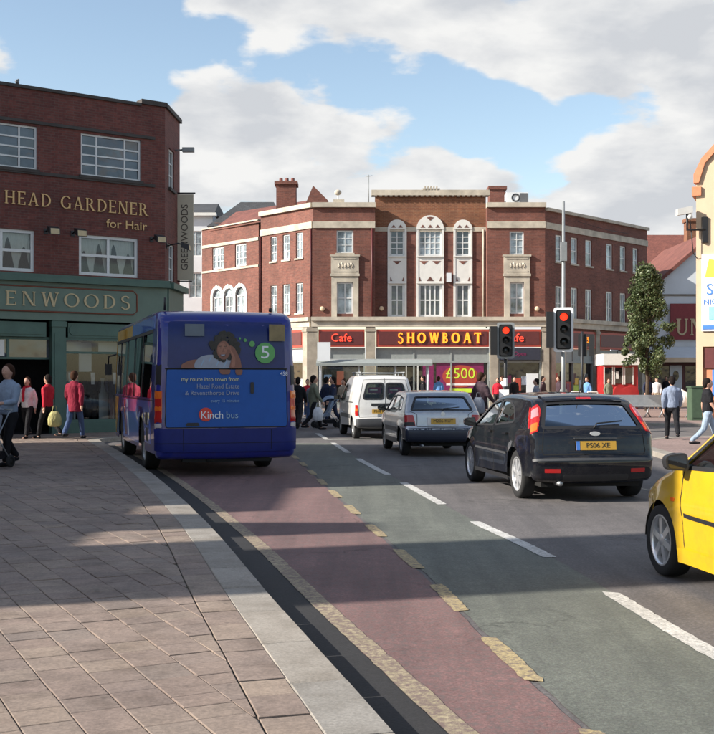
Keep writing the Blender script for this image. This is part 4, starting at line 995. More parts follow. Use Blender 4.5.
for h in [(2,3.2,4.5,6.6),(5,6.2,4.5,6.6),(8,9.2,4.5,6.6)]: window(cb, MCS, *h, 2, 3)
m = MB(MCB); m.box(.25,1.15,.12,.2,.1,2.95); dd = m.build('door', 'orange_brick_paint', cb)
m = MB(MCB); m.box(.3,1.12,.06,.12,2.1,2.9); m.build('door_canopy', 'sign_maroon', dd)
m = MB(MCB); m.box(2.2,4.6,.15,.2,.3,2.95); m.build('shop_window', 'aqua_panel', cb)
m = MB(MCB); m.box(.62,.95,-.06,-.0,1.0,2.05); so = m.build('notice_board', 'blue_sign', cb)
m = MB(MCB); m.box(.70,.88,-.07,-.06,1.35,1.8); m.build('notice', 'white_paint', so)
bn = thing('advertising_banner', 'white blue and yellow banner fixed to the cream building', 'banner', (13.6,44.9,3.4), world=True)
m = MB(MCB); m.box(.22,2.8,-.09,-.03,3.55,6.55); bo = m.build('banner_sheet', 'poster_white', bn)
m = MB(MCB); m.prism([(.35,5.65),(.85,5.65),(.75,6.3),(.5,6.35)], -.11, -.09, 'y'); m.build('banner_emblem', 'yellow_sign', bn)
text_on('lettering', 'SUPER', .62, 'blue_sign', bn, wallM(MCB, 1.25, -.1, 5.15), .006)
text_on('lettering', 'NIGHT', .3, 'blue_sign', bn, wallM(MCB, .75, -.1, 4.68), .006)
m = MB(MCB); m.box(.5,1.0,-.11,-.09,4.0,4.5); m.build('banner_emblem', 'aqua_panel', bn)
m = MB(MCB); m.box(.25,2.7,-.11,-.09,3.62,3.78); m.build('banner_line', 'blue_sign', bn)
cc = thing('security_camera', 'white camera on black bracket fixed to the cream building', 'camera', (13.4,45,7), world=True)
m = MB(); m.box(13.45,13.65,44.72,44.98,7.0,8.0); m.tube([(13.55,44.75,7.5),(12.85,44.75,7.5),(12.85,44.75,8.1)],.05,6); m.tube([(12.95,44.75,8.0),(13.1,44.8,6.6),(13.3,44.95,6.4)],.02,5); m.build('bracket', 'black_plastic', cc)
m = MB(); m.prism([(12.45,8.05),(13.05,8.15),(13.05,8.42),(12.45,8.30)], 44.65, 44.9, 'y'); m.ball((12.95,44.75,8.0),(.12,.12,.12),8,6); m.build('camera_housing', 'white_paint', cc)

# shop terrace along the left of the street, out of the picture; it shades the near pavement and the bus
tr = thing('shop_terrace', 'brick shop terrace of uneven height along the left of the street', 'building', (-18,6,0), world=True)
m = MB()
for a, b, hgt in ((-14,4.3,5.4),(4.3,6.6,11.2),(6.6,10.6,6.5),(10.6,13.6,7.3),(13.6,23.4,11.0)):
    m.box(-24 if hgt != 11.2 else -16.2,-14,a,b-.002,0,hgt)
m.box(-17,-14.05,8.2,9.0,6.5,8.0); m.build('wall', 'brick_plain', tr)
MT = face_frame((-14,-14), (0,1))
for a, b, hgt in ((-14,4.3,5.4),(4.3,6.6,11.2),(6.6,10.6,6.5),(10.6,13.6,7.3),(13.6,23.4,11.0)):
    for z in (3.6,6.9):
        if z+1.4 < hgt:
            u = a+14+.6
            while u+1.2 < b+14: window(tr, MT, u, u+1.1, z, z+1.3, 2, 2, d=-.04); u += 2.2
# ------------------------------------------------------------------ vehicles
def inside(poly, p):
    x, y = p; c = False; n = len(poly); j = n-1
    for i in range(n):
        xi, yi = poly[i]; xj, yj = poly[j]
        if (yi > y) != (yj > y) and x < (xj-xi)*(y-yi)/(yj-yi)+xi: c = not c
        j = i
    return c
def cdt(pts, loops, keep=None, holes=()):
    V = [Vector(p) for p in pts]; E = []
    for l in loops:
        o = len(V); V += [Vector(p) for p in l]; E += [(o+i, o+(i+1) % len(l)) for i in range(len(l))]
    v, e, f, *_ = delaunay_2d_cdt(V, E, [], 0, 1e-5)
    out = []
    for t in f:
        c = sum((v[i] for i in t), Vector((0,0)))/len(t)
        if keep and not inside(keep, c): continue
        if any(inside(h, c) for h in holes): continue
        out.append(tuple(t))
    return [tuple(p) for p in v], out
def rounded(pts, rad=.05, n=4):
    out = []; N = len(pts)
    for i in range(N):
        p = Vector(pts[i]); a = Vector(pts[i-1])-p; b = Vector(pts[(i+1) % N])-p
        r = min(rad, a.length*.45, b.length*.45); pa = p+a.normalized()*r; pb = p+b.normalized()*r
        for k in range(n+1):
            t = k/n; out.append(tuple(pa.lerp(p, t).lerp(p.lerp(pb, t), t)))
    return out
def subdiv(poly, step):
    out = []
    for i in range(len(poly)):
        a, b = Vector(poly[i]), Vector(poly[(i+1) % len(poly)]); k = max(1, int((b-a).length/step))
        out += [tuple(a.lerp(b, j/k)) for j in range(k)]
    return out
class Body:
    """vehicle shell: a strip chart (s along the side-view outline, t across) and two side charts (y, z)"""
    T0 = .84
    def __init__(s, prof, W, zb, r=.07, tum=.25, prear=.06, pfront=.14, bow=.06, crown=.02, arches=(), ar=.36, wz=.31, flare=.015, zs=.2, n=7, belly=.05):
        s.W0, s.zb, s.r, s.tum, s.prear, s.pfront, s.bow, s.crown, s.arches, s.ar, s.wz, s.flare, s.zs, s.belly = W/2, zb, r, tum, prear, pfront, bow, crown, arches, ar, wz, flare, zs, belly
        P = smooth_poly(prof, n); s.P = [Vector(p) for p in P]; s.L = max(p[0] for p in P)
        s.S = [0]
        for a, b in zip(s.P, s.P[1:]): s.S.append(s.S[-1]+(b-a).length)
        s.N = []
        for i in range(len(s.P)):
            t = (s.P[min(i+1,len(s.P)-1)]-s.P[max(i-1,0)]).normalized(); s.N.append(Vector((t.y, -t.x)))
    def prof(s, q):
        q = min(max(q, 0), s.S[-1]-1e-6)
        import bisect
        i = max(0, min(bisect.bisect_right(s.S, q)-1, len(s.S)-2)); k = (q-s.S[i])/(s.S[i+1]-s.S[i])
        return s.P[i].lerp(s.P[i+1], k), s.N[i].lerp(s.N[i+1], k).normalized()
    def s_rear(s, z):
        for i in range(len(s.P)-1):
            if s.P[i].y <= z <= s.P[i+1].y: return s.S[i]+(s.S[i+1]-s.S[i])*(z-s.P[i].y)/max(1e-6, s.P[i+1].y-s.P[i].y)
        return 0
    def s_front(s, z):
        for i in range(len(s.P)-2, 0, -1):
            if s.P[i+1].y <= z <= s.P[i].y: return s.S[i]+(s.S[i+1]-s.S[i])*(s.P[i].y-z)/max(1e-6, s.P[i].y-s.P[i+1].y)
        return s.S[-1]
    def s_y(s, y):
        """on the upper surface"""
        for i in range(len(s.P)-1):
            if s.P[i].x <= y <= s.P[i+1].x and s.P[i].y > s.zb*.7: return s.S[i]+(s.S[i+1]-s.S[i])*(y-s.P[i].x)/max(1e-6, s.P[i+1].x-s.P[i].x)
        return 0
    def W(s, y, z):
        w = s.W0; L = s.L
        w -= s.prear*max(0, 1-y/.9)**2 + s.pfront*max(0, 1-(L-y)/1.1)**2
        if z > s.zb: w -= s.tum*(z-s.zb)*(1+.25*(z-s.zb))
        else: w -= s.belly*((s.zb-z)/s.zb)**2 - .012*math.exp(-((z-s.zb*.72)/.07)**2)
        for yc in s.arches:
            d = math.hypot(y-yc, z-s.wz); w += s.flare*math.exp(-((d-s.ar)/.07)**2)
        return w
    def deform(s, x, y, z):
        k = (x/s.W0)**2
        return (x, y + s.bow*k*math.exp(-max(y,0)/.5) - s.bow*1.6*k*math.exp(-max(s.L-y,0)/.6), z)
    def strip(s, q, t):
        p, n = s.prof(q); pi = p+n*s.r; w = s.W(pi.x, pi.y); a = abs(t); sg = 1 if t >= 0 else -1
        if a <= s.T0:
            f = a/s.T0; x = f*(w-s.r); inset = s.crown*(f*f)
            c = p+n*inset
        else:
            an = (a-s.T0)/(1-s.T0)*math.pi/2; x = w-s.r+s.r*math.sin(an); c = p+n*(s.crown*(1-(1-math.cos(an)))+s.r*(1-math.cos(an)))
        return s.deform(sg*x, c.x, c.y)
    def side(s, y, z, sg): return s.deform(sg*s.W(y, z), y, z)
    def outline(s):
        o = [tuple(p+n*s.r) for p, n in zip(s.P, s.N)]
        return o
    def shell(s, parent, mat, rear_holes=(), side_holes=(), step=.07):
        """rear_holes: polygons in (s, t); side_holes: polygons in (y, z)"""
        mb = MB(); K = .9
        ts = [-1,-.96,-.92,-.88,-.84,-.7,-.5,-.25,0,.25,.5,.7,.84,.88,.92,.96,1]
        hl = [[(q, t*K) for q, t in subdiv(h, .06)] for h in rear_holes]
        grid = [(q, t*K) for q in s.S for t in ts if not any(inside(h, (q, t*K)) for h in hl)]
        v, f = cdt(grid, hl, None, hl)
        mb.add([s.strip(q, t/K) for q, t in v], f, True)
        ol = s.outline(); zl, y0, y1 = min(ol[0][1], ol[-1][1]), ol[0][0], ol[-1][0]
        bot = [(y1+(y0-y1)*k/40, ol[-1][1]+(ol[0][1]-ol[-1][1])*k/40) for k in range(1, 40)]
        full = ol+bot
        arcs = [[(yc+s.ar*math.cos(a), s.wz+s.ar*math.sin(a)) for a in [2*math.pi*k/28 for k in range(28)]] for yc in s.arches]
        sh = [subdiv(h, .06) for h in side_holes]
        pts = []
        y = .03
        while y < s.L:
            z = s.zs
            while z < 3:
                if inside(full, (y, z)) and not any(inside(h, (y, z)) for h in sh+arcs):
                    if min((Vector((y,z))-Vector(b)).length for b in full[::2]) > step*.5: pts.append((y, z))
                z += step
            y += step*1.2
        v, f = cdt(pts, [full]+sh+arcs, full, sh+arcs)
        for sg in (-1, 1): mb.add([s.side(a, b, sg) for a, b in v], f if sg > 0 else [t[::-1] for t in f], True)
        me = mb.mesh('body')
        bm = bmesh.new(); bm.from_mesh(me); bmesh.ops.remove_doubles(bm, verts=bm.verts, dist=.0015); bmesh.ops.recalc_face_normals(bm, faces=bm.faces); bm.to_mesh(me); bm.free()
        me.set_sharp_from_angle(angle=R(48))
        return link('body', me, mat, parent)
    def patch(s, name, mat, parent, poly, chart='strip', sg=1, off=.004, skirt=.015, grid=.06, smooth=True):
        poly = subdiv(poly, grid*1.2); xs = [p[0] for p in poly]; ys = [p[1] for p in poly]; pts = []
        a = min(xs)+grid*.5
        while a < max(xs):
            b = min(ys)+grid*.5
            while b < max(ys):
                if inside(poly, (a, b)) and min((Vector((a,b))-Vector(p)).length for p in poly) > grid*.35: pts.append((a, b))
                b += grid
            a += grid
        v, f = cdt(pts, [poly], poly)
        fn = (lambda a, b: Vector(s.strip(a, b))) if chart == 'strip' else (lambda a, b: Vector(s.side(a, b, sg)))
        def at(a, b, o):
            e = .004; p = fn(a, b); n = (fn(a+e,b)-fn(a-e,b)).cross(fn(a,b+e)-fn(a,b-e))
            if n.length < 1e-9: return p
            n.normalize()
            ctr = Vector((0, min(max(p.y,.6), s.L-.6), .7))
            if n.dot(p-ctr) < 0: n = -n
            return p+n*o
        mb = MB(); mb.add([at(a, b, off) for a, b in v], f, smooth)
        if skirt:
            n = len(poly); mb.add([at(a, b, off) for a, b in poly]+[at(a, b, off-skirt) for a, b in poly], [(i, (i+1) % n, n+(i+1) % n, n+i) for i in range(n)], False)
        return mb.build(name, mat, parent)
    def ribbon(s, name, mat, parent, line, chart='strip', sg=1, w=.01, off=.0015, closed=False):
        line = list(line); pts = line+([line[0]] if closed else [])
        dense = []
        for a, b in zip(pts, pts[1:]):
            k = max(1, int((Vector(b)-Vector(a)).length/.05)); dense += [tuple(Vector(a).lerp(Vector(b), j/k)) for j in range(k)]
        dense.append(pts[-1])
        fn = (lambda a, b: Vector(s.strip(a, b))) if chart == 'strip' else (lambda a, b: Vector(s.side(a, b, sg)))
        ctr = Vector((0, s.L/2, .7)); P = [fn(a, b) for a, b in dense]; out = []
        for i, p in enumerate(P):
            e = .004; a, b = dense[i]; n = (fn(a+e,b)-fn(a-e,b)).cross(fn(a,b+e)-fn(a,b-e))
            n = n.normalized() if n.length > 1e-9 else Vector((0,0,1))
            if n.dot(p-ctr) < 0: n = -n
            t = (P[min(i+1,len(P)-1)]-P[max(i-1,0)]); t = t.normalized() if t.length > 1e-9 else Vector((0,1,0))
            d = n.cross(t).normalized()*(w/2); out += [p+n*off-d, p+n*off+d]
        mb = MB(); mb.add(out, [(2*i, 2*i+1, 2*i+3, 2*i+2) for i in range(len(P)-1)], True)
        return mb.build(name, mat, parent)
def make_wheel(parent, x, y, r, width, side, spokes=7, rimmat='alloy', steel=False):
    """wheel (tyre) with rim; side -1 = left"""
    t = MB(); w = width/2; ri = r*(.66 if steel else .72)
    t.lathe([(ri,-w*.9),(r*.90,-w),(r*.975,-w*.86),(r,-w*.6),(r,w*.6),(r*.975,w*.86),(r*.90,w),(ri,w*.9),(ri*.98,w*.3),(ri*.98,-w*.3),(ri,-w*.9)], 32, 'x', (x,y,r))
    wo = t.build('wheel', 'tyre', parent)
    m = MB(); xo = x+side*w*.86; s = side
    m.lathe([(ri*1.01,xo-x),(ri*.93,xo-x+s*.008),(ri*.90,xo-x-s*.02),(ri*.88,xo-x-s*.09)], 32, 'x', (x,y,r))
    hub = xo-s*.012
    m.lathe([(.0001,hub-x+s*.012),(ri*.2,hub-x+s*.012),(ri*.26,hub-x-s*.0),(ri*.26,hub-x-s*.05)], 16, 'x', (x,y,r))
    for k in range(spokes):
        a = 2*math.pi*k/spokes+.3; ca, sa = math.cos(a), math.sin(a); wd0, wd1 = ri*.12, ri*(.135 if not steel else .26)
        pts = []
        for rr, wd in ((ri*.18, wd0), (ri*.92, wd1)):
            for q in (-1, 1): pts.append((rr*ca-q*wd*sa, rr*sa+q*wd*ca))
        v = [(hub+s*.008 if i < 2 else hub-s*.004, y+p[0], r+p[1]) for i, p in enumerate(pts)]+[(hub-s*.04, y+p[0], r+p[1]) for p in pts]
        m.add(v, [(0,1,3,2),(4,6,7,5),(0,2,6,4),(1,5,7,3),(2,3,7,6),(0,4,5,1)])
    m.build('rim', rimmat, wo)
    b = MB(); b.lathe([(.001,x-x+s*.02),(ri*.87,s*.02),(ri*.87,-s*.02)], 20, 'x', (x,y,r)); b.build('brake_disc', 'underbody', wo)
    return wo
def mirror(parent, x, y, z, sg, mat):
    m = MB(); m.prism(rounded([(x+sg*.03-.0,z-.07),(x+sg*.22,z-.06),(x+sg*.23,z+.05),(x+sg*.05,z+.075)][::1 if sg > 0 else -1],.04), y-.05, y+.02, 'y'); m.ball((x+sg*.13,y+.02,z),(.098,.075,.070),12,8); m.tube([(x-sg*.02,y+.02,z-.05),(x+sg*.07,y+.01,z-.03)],.03,6)
    o = m.build('wing_mirror', mat, parent)
    g_ = MB(); g_.prism(rounded([(x+sg*.05,z-.055),(x+sg*.205,z-.047),(x+sg*.212,z+.04),(x+sg*.065,z+.06)][::1 if sg > 0 else -1],.03), y-.054, y-.049, 'y'); g_.build('mirror_glass', 'shop_dark', o)
    return o
def interior(parent, yb, yf, w, zf, zs, rows):
    m = MB(); m.box(-w,w,yb,yf,zf-.05,zf); m.build('floor_pan', 'underbody', parent)
    for y, xs in rows:
        for x in xs:
            s = MB(); s.prism(rounded([(y-.02,zs),(y+.50,zs+.05),(y+.50,zs-.14),(y,zs-.14)],.05), x-.24, x+.24, 'x')
            s.prism(rounded([(y-.05,zs),(y+.1,zs),(y-.02,zs+.58),(y-.14,zs+.58)],.05), x-.23, x+.23, 'x')
            s.prism(rounded([(y-.14,zs+.60),(y-.04,zs+.60),(y-.06,zs+.78),(y-.15,zs+.78)],.03), x-.12, x+.12, 'x'); s.build('seat', 'seat_cloth', parent)
    m = MB(); m.prism(rounded([(yf-.55,zs+.2),(yf-.1,zs+.42),(yf+.1,zs+.3),(yf,zs-.2),(yf-.4,zs-.2)],.06), -w, w, 'x'); m.build('dashboard', 'black_plastic', parent)
def underside(parent, B, w, z0=.2):
    m = MB(); m.box(-w, w, .25, B.L-.25, z0, z0+.14)
    for yc in B.arches:
        for sg in (-1,1):
            n = 14; R_ = B.ar-.004
            vs_ = []
            for k in range(n+1):
                a = math.pi*k/n
                for x in (sg*(w-.25), sg*(B.W0-.03)): vs_.append((x, yc+R_*math.cos(a), B.wz+R_*math.sin(a)))
            m.add(vs_, [(2*k,2*k+1,2*k+3,2*k+2) for k in range(n)], True)
            m.add([(sg*(w-.25), yc+R_*math.cos(math.pi*k/n), B.wz+R_*math.sin(math.pi*k/n)) for k in range(n+1)], [tuple(range(n+1))])
    m.build('underside', 'underbody', parent)
def plate(parent, x, y, z, txt, w=.52, h=.11, tilt=0, band=True, mat='plate_amber'):
    M = Matrix.Translation((x,y,z)) @ Matrix.Rotation(R(tilt),4,'X')
    m = MB(M); m.box(-w/2,w/2,-.012,0,-h/2,h/2); o = m.build('number_plate', mat, parent)
    if band:
        b = MB(M); b.box(-w/2,-w/2+.05,-.0145,-.012,-h/2,h/2); b.build('plate_band', 'blue_sign', o)
    text_on('plate_text', txt, .095, 'plate_ink', o, M @ Matrix(((1,0,0,.025 if band else 0),(0,0,-1,-.0135),(0,1,0,0),(0,0,0,1))), .0012, sx=1.02)
    return o
def place(name, label, cat, wheel_xy, slope, wl):
    """root so that the local point wl falls on wheel_xy; heading (slope, 1)"""
    h = Vector((slope, 1)).normalized(); r = Vector((h.y, -h.x)); p = Vector(wheel_xy)-r*wl[0]-h*wl[1]
    return thing(name, label, cat, (p.x, p.y, .004), (h.x, h.y))
def side_windows(B, root, polys, trim='black_plastic', glass='car_glass', tw=.03):
    for sg in (-1, 1):
        for p in polys:
            B.patch('side_window', glass, root, p, 'side', sg, -.012, 0, .12)
            B.ribbon('window_trim', trim, root, p, 'side', sg, tw, .002, True)

# ---- black hatchback
car = place('black_hatchback', 'black hatchback car with amber plate waiting at the lights', 'car', (2.24,16.1), -.15, (-.86,.84))
B = Body([(.12,.25),(.03,.30),(0,.42),(0,.58),(.035,.645),(.06,.80),(.085,.92),(.14,1.00),(.33,1.20),(.50,1.345),(.63,1.405),(1.0,1.45),(1.6,1.475),(2.1,1.455),(2.5,1.375),(2.9,1.18),(3.3,.975),(3.55,.92),(4.0,.79),(4.2,.69),(4.31,.54),(4.33,.38),(4.27,.22)], 1.78, .90, .10, .36, .05, .15, .09, .03, (.84,3.48), .382, .335, .022, .22)
wf = rounded([(2.06,.975),(3.06,.945),(2.98,1.0),(2.50,1.285),(2.09,1.345)],.04); wr = rounded([(1.06,1.055),(1.98,.98),(2.0,1.345),(1.66,1.34),(1.30,1.245)],.06)
def rear_poly(B, pts): return [(B.s_rear(z), t) for t, z in pts]
rg = rounded(rear_poly(B, [(-.78,1.01),(.78,1.01),(.74,1.335),(-.74,1.335)]),.06)
ws = rounded([(B.s_y(2.52),-.70),(B.s_y(3.22),-.76),(B.s_y(3.22),.76),(B.s_y(2.52),.70)],.06)
B.shell(car, 'paint_black', [rg, ws], [wf, wr])
side_windows(B, car, [wf, wr])
B.patch('rear_window', 'car_glass', car, rg, 'strip', 1, -.010, 0, .12); B.patch('windscreen', 'car_glass', car, ws, 'strip', 1, -.010, 0, .12)
B.ribbon('rear_window_surround', 'black_plastic', car, rg, 'strip', 1, .05, .003, True)
for sg in (-1, 1):
    tl = B.patch('tail_lamp', 'lens_red', car, rounded(rear_poly(B, [(sg*.845,.97),(sg*.975,.95),(sg*.975,1.31),(sg*.86,1.335),(sg*.81,1.26)]),.02), 'strip', 1, .006, .02, .03)
    B.patch('indicator_lens', 'lens_orange', tl, rounded(rear_poly(B, [(sg*.86,.985),(sg*.965,.975),(sg*.965,1.08),(sg*.855,1.09)]),.015), 'strip', 1, .009, .006, .03)
    B.patch('reverse_lens', 'lens_pink', tl, rounded(rear_poly(B, [(sg*.845,1.17),(sg*.965,1.16),(sg*.965,1.27),(sg*.855,1.29)]),.015), 'strip', 1, .009, .006, .03)
    B.patch('tail_lamp', 'lens_red', car, rounded([(.27,.985),(.33,.985),(.56,1.21),(.60,1.27),(.55,1.27)],.02), 'side', sg, .006, .02, .03)
    B.patch('reflector', 'lens_red', car, rounded(rear_poly(B, [(sg*.56,.40),(sg*.80,.40),(sg*.80,.455),(sg*.56,.455)]),.01), 'strip', 1, .004, .01, .03)
    B.ribbon('door_gap', 'underbody', car, [(2.02,.30),(2.02,.98),(2.05,1.35)], 'side', sg, .010); B.ribbon('door_gap', 'underbody', car, [(3.08,.34),(3.12,.93)], 'side', sg, .010); B.ribbon('door_gap', 'underbody', car, [(1.22,.60),(1.08,.9),(1.18,1.02)], 'side', sg, .010)
    B.ribbon('sill_trim', 'black_plastic', car, [(1.22,.25),(3.1,.25)], 'side', sg, .06, .004)
    B.ribbon('side_moulding', 'grey_plastic', car, [(1.28,.60),(3.05,.60)], 'side', sg, .035, .006)
    for y in (1.32, 2.14):
        hm = MB(); p = B.side(y, .86, sg); hm.box(min(p[0],p[0]+sg*.03), max(p[0],p[0]+sg*.03), y-.1, y+.1, .865, .895); hm.build('door_handle', 'paint_black', car)
    mirror(car, sg*(B.W(3.0,.96)-.0), 3.0, .99, sg, 'paint_black')
    for yc in (.84, 3.48): make_wheel(car, sg*.775, yc, .335, .205, sg, 7)
B.patch('high_brake_lamp', 'lens_red', car, rounded(rear_poly(B, [(-.14,1.362),(.14,1.362),(.14,1.386),(-.14,1.386)]),.01), 'strip', 1, .027, .02, .03)
B.ribbon('tailgate_gap', 'underbody', car, rear_poly(B, [(-.76,.99),(-.78,.90),(-.80,.70),(-.78,.648),(.78,.648),(.80,.70),(.78,.90),(.76,.99)]), 'strip', 1, .012)
B.ribbon('bumper_crease', 'grey_plastic', car, rear_poly(B, [(-.98,.585),(.98,.585)]), 'strip', 1, .035, .006)
B.patch('bumper_insert', 'black_plastic', car, rounded(rear_poly(B, [(-.52,.29),(.52,.29),(.52,.38),(-.52,.38)]),.03), 'strip', 1, .004, .01, .08)
plate(car, 0, .042, .765, 'PS06 XE', .56, .12, -9)
em = MB(); em.prism([(.07*math.cos(t), .925+.03*math.sin(t)) for t in [2*math.pi*k/14 for k in range(14)]], .066, .10, 'y'); em.build('badge', 'alloy', car)
wi = MB(); wi.tube([(.0,.12,1.0),(.06,.165,1.06),(.42,.20,1.09)],.011,5); wi.build('rear_wiper', 'black_plastic', car)
hn = MB(); hn.box(-.3,.3,.045,.07,.85,.872); hn.build('tailgate_handle', 'grey_plastic', car)
B.patch('spoiler', 'paint_black', car, rounded([(B.s_rear(1.352),-.74),(B.s_y(.85),-.78),(B.s_y(.85),.78),(B.s_rear(1.352),.74)],.06), 'strip', 1, .022, .03, .08)
ex = MB(); ex.tube([(-.50,.02,.26),(-.50,.3,.26)],.032,10); ex.build('exhaust_pipe', 'steel_trim', car)
ae = MB(); ae.tube([(0,.75,1.42),(0,.45,1.74)],.006,4); ae.build('aerial', 'black_plastic', car)
interior(car, .7, 3.15, .68, .28, .55, ((1.0,(-.36,.36)),(2.0,(-.36,.36)))); underside(car, B, .70)

# ---- silver hatchback
car = place('silver_hatchback', 'silver boxy hatchback car with dark bumper and red tail lamps', 'car', (.97,25.2), -.125, (-.80,.72))
B = Body([(.14,.30),(.03,.34),(0,.42),(0,.60),(.045,.645),(.07,.80),(.10,.935),(.17,.99),(.43,1.28),(.55,1.365),(.95,1.405),(1.6,1.415),(2.0,1.38),(2.3,1.27),(2.80,.985),(3.05,.93),(3.65,.84),(3.9,.74),(4.0,.58),(4.01,.42),(3.95,.26)], 1.69, .91, .07, .30, .04, .09, .05, .015, (.72,3.19), .345, .30, .012, .24)
wf = rounded([(1.92,.975),(2.66,.965),(2.26,1.255),(1.95,1.305)],.04); wr = rounded([(1.05,.985),(1.84,.975),(1.87,1.305),(1.25,1.30)],.04); wq = rounded([(.58,1.0),(.98,.985),(1.16,1.28),(.80,1.24)],.03)
rg = rounded(rear_poly(B, [(-.76,1.0),(.76,1.0),(.68,1.285),(-.68,1.285)]),.05)
ws = rounded([(B.s_y(2.08),-.72),(B.s_y(2.74),-.78),(B.s_y(2.74),.78),(B.s_y(2.08),.72)],.06)
B.shell(car, 'paint_silver', [rg, ws], [wf, wr, wq]); side_windows(B, car, [wf, wr, wq])
B.patch('rear_window', 'car_glass', car, rg, 'strip', 1, -.010, 0, .12); B.patch('windscreen', 'car_glass', car, ws, 'strip', 1, -.010, 0, .12)
B.ribbon('rear_window_surround', 'black_plastic', car, rg, 'strip', 1, .045, .003, True)
B.patch('rear_bumper', 'navy_plastic', car, rear_poly(B, [(-.999,.305),(.999,.305),(.999,.62),(-.999,.62)]), 'strip', 1, .006, .02, .06)
for sg in (-1, 1):
    tl = B.patch('tail_lamp', 'lens_red', car, rounded(rear_poly(B, [(sg*.66,.66),(sg*.998,.66),(sg*.998,.90),(sg*.72,.90)]),.02), 'strip', 1, .006, .02, .03)
    B.patch('smoked_lens', 'black_plastic', tl, rounded(rear_poly(B, [(sg*.67,.67),(sg*.99,.67),(sg*.99,.745),(sg*.70,.745)]),.015), 'strip', 1, .009, .006, .03)
    B.patch('rear_bumper', 'navy_plastic', car, [(.10,.38),(.36,.40),(.38,.62),(.10,.62)], 'side', sg, .006, .02, .06)
    B.ribbon('side_moulding', 'navy_plastic', car, [(1.1,.55),(2.82,.55)], 'side', sg, .10, .008)
    B.ribbon('sill_trim', 'navy_plastic', car, [(1.1,.30),(2.82,.30)], 'side', sg, .11, .004)
    B.ribbon('door_gap', 'underbody', car, [(1.88,.32),(1.88,1.31)], 'side', sg, .010); B.ribbon('door_gap', 'underbody', car, [(2.80,.34),(2.76,.96)], 'side', sg, .010)
    mirror(car, sg*(B.W(2.6,.98)), 2.62, 1.0, sg, 'black_plastic')
    for yc in (.72, 3.19): make_wheel(car, sg*.72, yc, .295, .185, sg, 9, 'steel_trim', True)
B.ribbon('tailgate_gap', 'underbody', car, rear_poly(B, [(-.80,.99),(-.63,.90),(-.63,.65),(.63,.65),(.63,.90),(.80,.99)]), 'strip', 1, .012)
pr = MB(); pr.box(-.34,.34,.045,.085,.685,.845); pr.build('plate_recess', 'poster_white', car)
plate(car, 0, .047, .765, 'M206 KUT', .54, .12, -8, False)
em = MB(); em.prism([(.05*math.cos(t), .915+.05*math.sin(t)) for t in [2*math.pi*k/14 for k in range(14)]], .078, .105, 'y'); em.build('badge', 'alloy', car)
wi = MB(); wi.tube([(-.02,.155,.965),(.03,.17,1.03),(.38,.205,1.06)],.011,5); wi.build('rear_wiper', 'black_plastic', car)
ex = MB(); ex.tube([(-.45,.03,.24),(-.45,.3,.24)],.028,10); ex.build('exhaust_pipe', 'steel_trim', car)
interior(car, .6, 2.75, .62, .28, .52, ((.95,(-.34,.34)),(1.9,(-.34,.34)))); underside(car, B, .64, .22)

# ---- white van
car = place('white_van', 'white panel van with twin rear doors and a roof rack', 'van', (-.10,32.4), -.15, (-.80,.70))
B = Body([(.12,.30),(.03,.34),(0,.42),(0,.58),(.03,.63),(.045,.9),(.07,1.15),(.14,1.55),(.22,1.70),(.40,1.765),(.9,1.785),(1.9,1.79),(2.35,1.73),(2.7,1.52),(3.10,1.18),(3.35,1.08),(3.85,.93),(4.02,.75),(4.08,.55),(4.08,.42),(4.02,.26)], 1.70, 1.02, .09, .20, .03, .12, .04, .02, (.70,3.35), .35, .30, .012, .24)
wf = rounded([(2.12,1.06),(3.02,1.03),(2.62,1.44),(2.15,1.56)],.05); wq = rounded([(1.15,1.10),(2.0,1.08),(2.0,1.56),(1.18,1.56)],.05)
r1 = rounded(rear_poly(B, [(-.72,1.12),(-.06,1.12),(-.06,1.55),(-.66,1.55)]),.08); r2 = rounded(rear_poly(B, [(.06,1.12),(.72,1.12),(.66,1.55),(.06,1.55)]),.08)
ws = rounded([(B.s_y(2.45),-.72),(B.s_y(3.05),-.78),(B.s_y(3.05),.78),(B.s_y(2.45),.72)],.06)
B.shell(car, 'paint_white', [r1, r2, ws], [wf]); side_windows(B, car, [wf])
for q in (r1, r2):
    B.patch('rear_window', 'car_glass', car, q, 'strip', 1, -.010, 0, .1); B.ribbon('window_rubber', 'black_plastic', car, q, 'strip', 1, .05, .004, True)
    x0 = min(t for _, t in q); x1 = max(t for _, t in q)
    m = MB(); m.box(x0*.74+.06, x1*.74-.06, .155, .17, 1.28, 1.44); st = m.build('window_sticker', 'poster_purple', car)
    m = MB(); m.box((x0+x1)/2*.74-.14, (x0+x1)/2*.74+.08, .148, .152, 1.36, 1.39); m.build('sticker_text', 'poster_white', st)
B.patch('windscreen', 'car_glass', car, ws, 'strip', 1, -.010, 0, .12)
B.ribbon('door_gap', 'underbody', car, rear_poly(B, [(0,.62),(0,1.68)]), 'strip', 1, .014); B.ribbon('door_gap', 'underbody', car, rear_poly(B, [(-.82,1.66),(-.84,.62),(.84,.62),(.82,1.66),(-.82,1.66)]), 'strip', 1, .012)
B.patch('rear_bumper', 'grey_plastic', car, rear_poly(B, [(-.999,.305),(.999,.305),(.999,.585),(-.999,.585)]), 'strip', 1, .008, .02, .06)
B.patch('plate_trim', 'black_plastic', car, rear_poly(B, [(-.45,.93),(.62,.93),(.62,1.0),(-.45,1.0)]), 'strip', 1, .010, .015, .06)
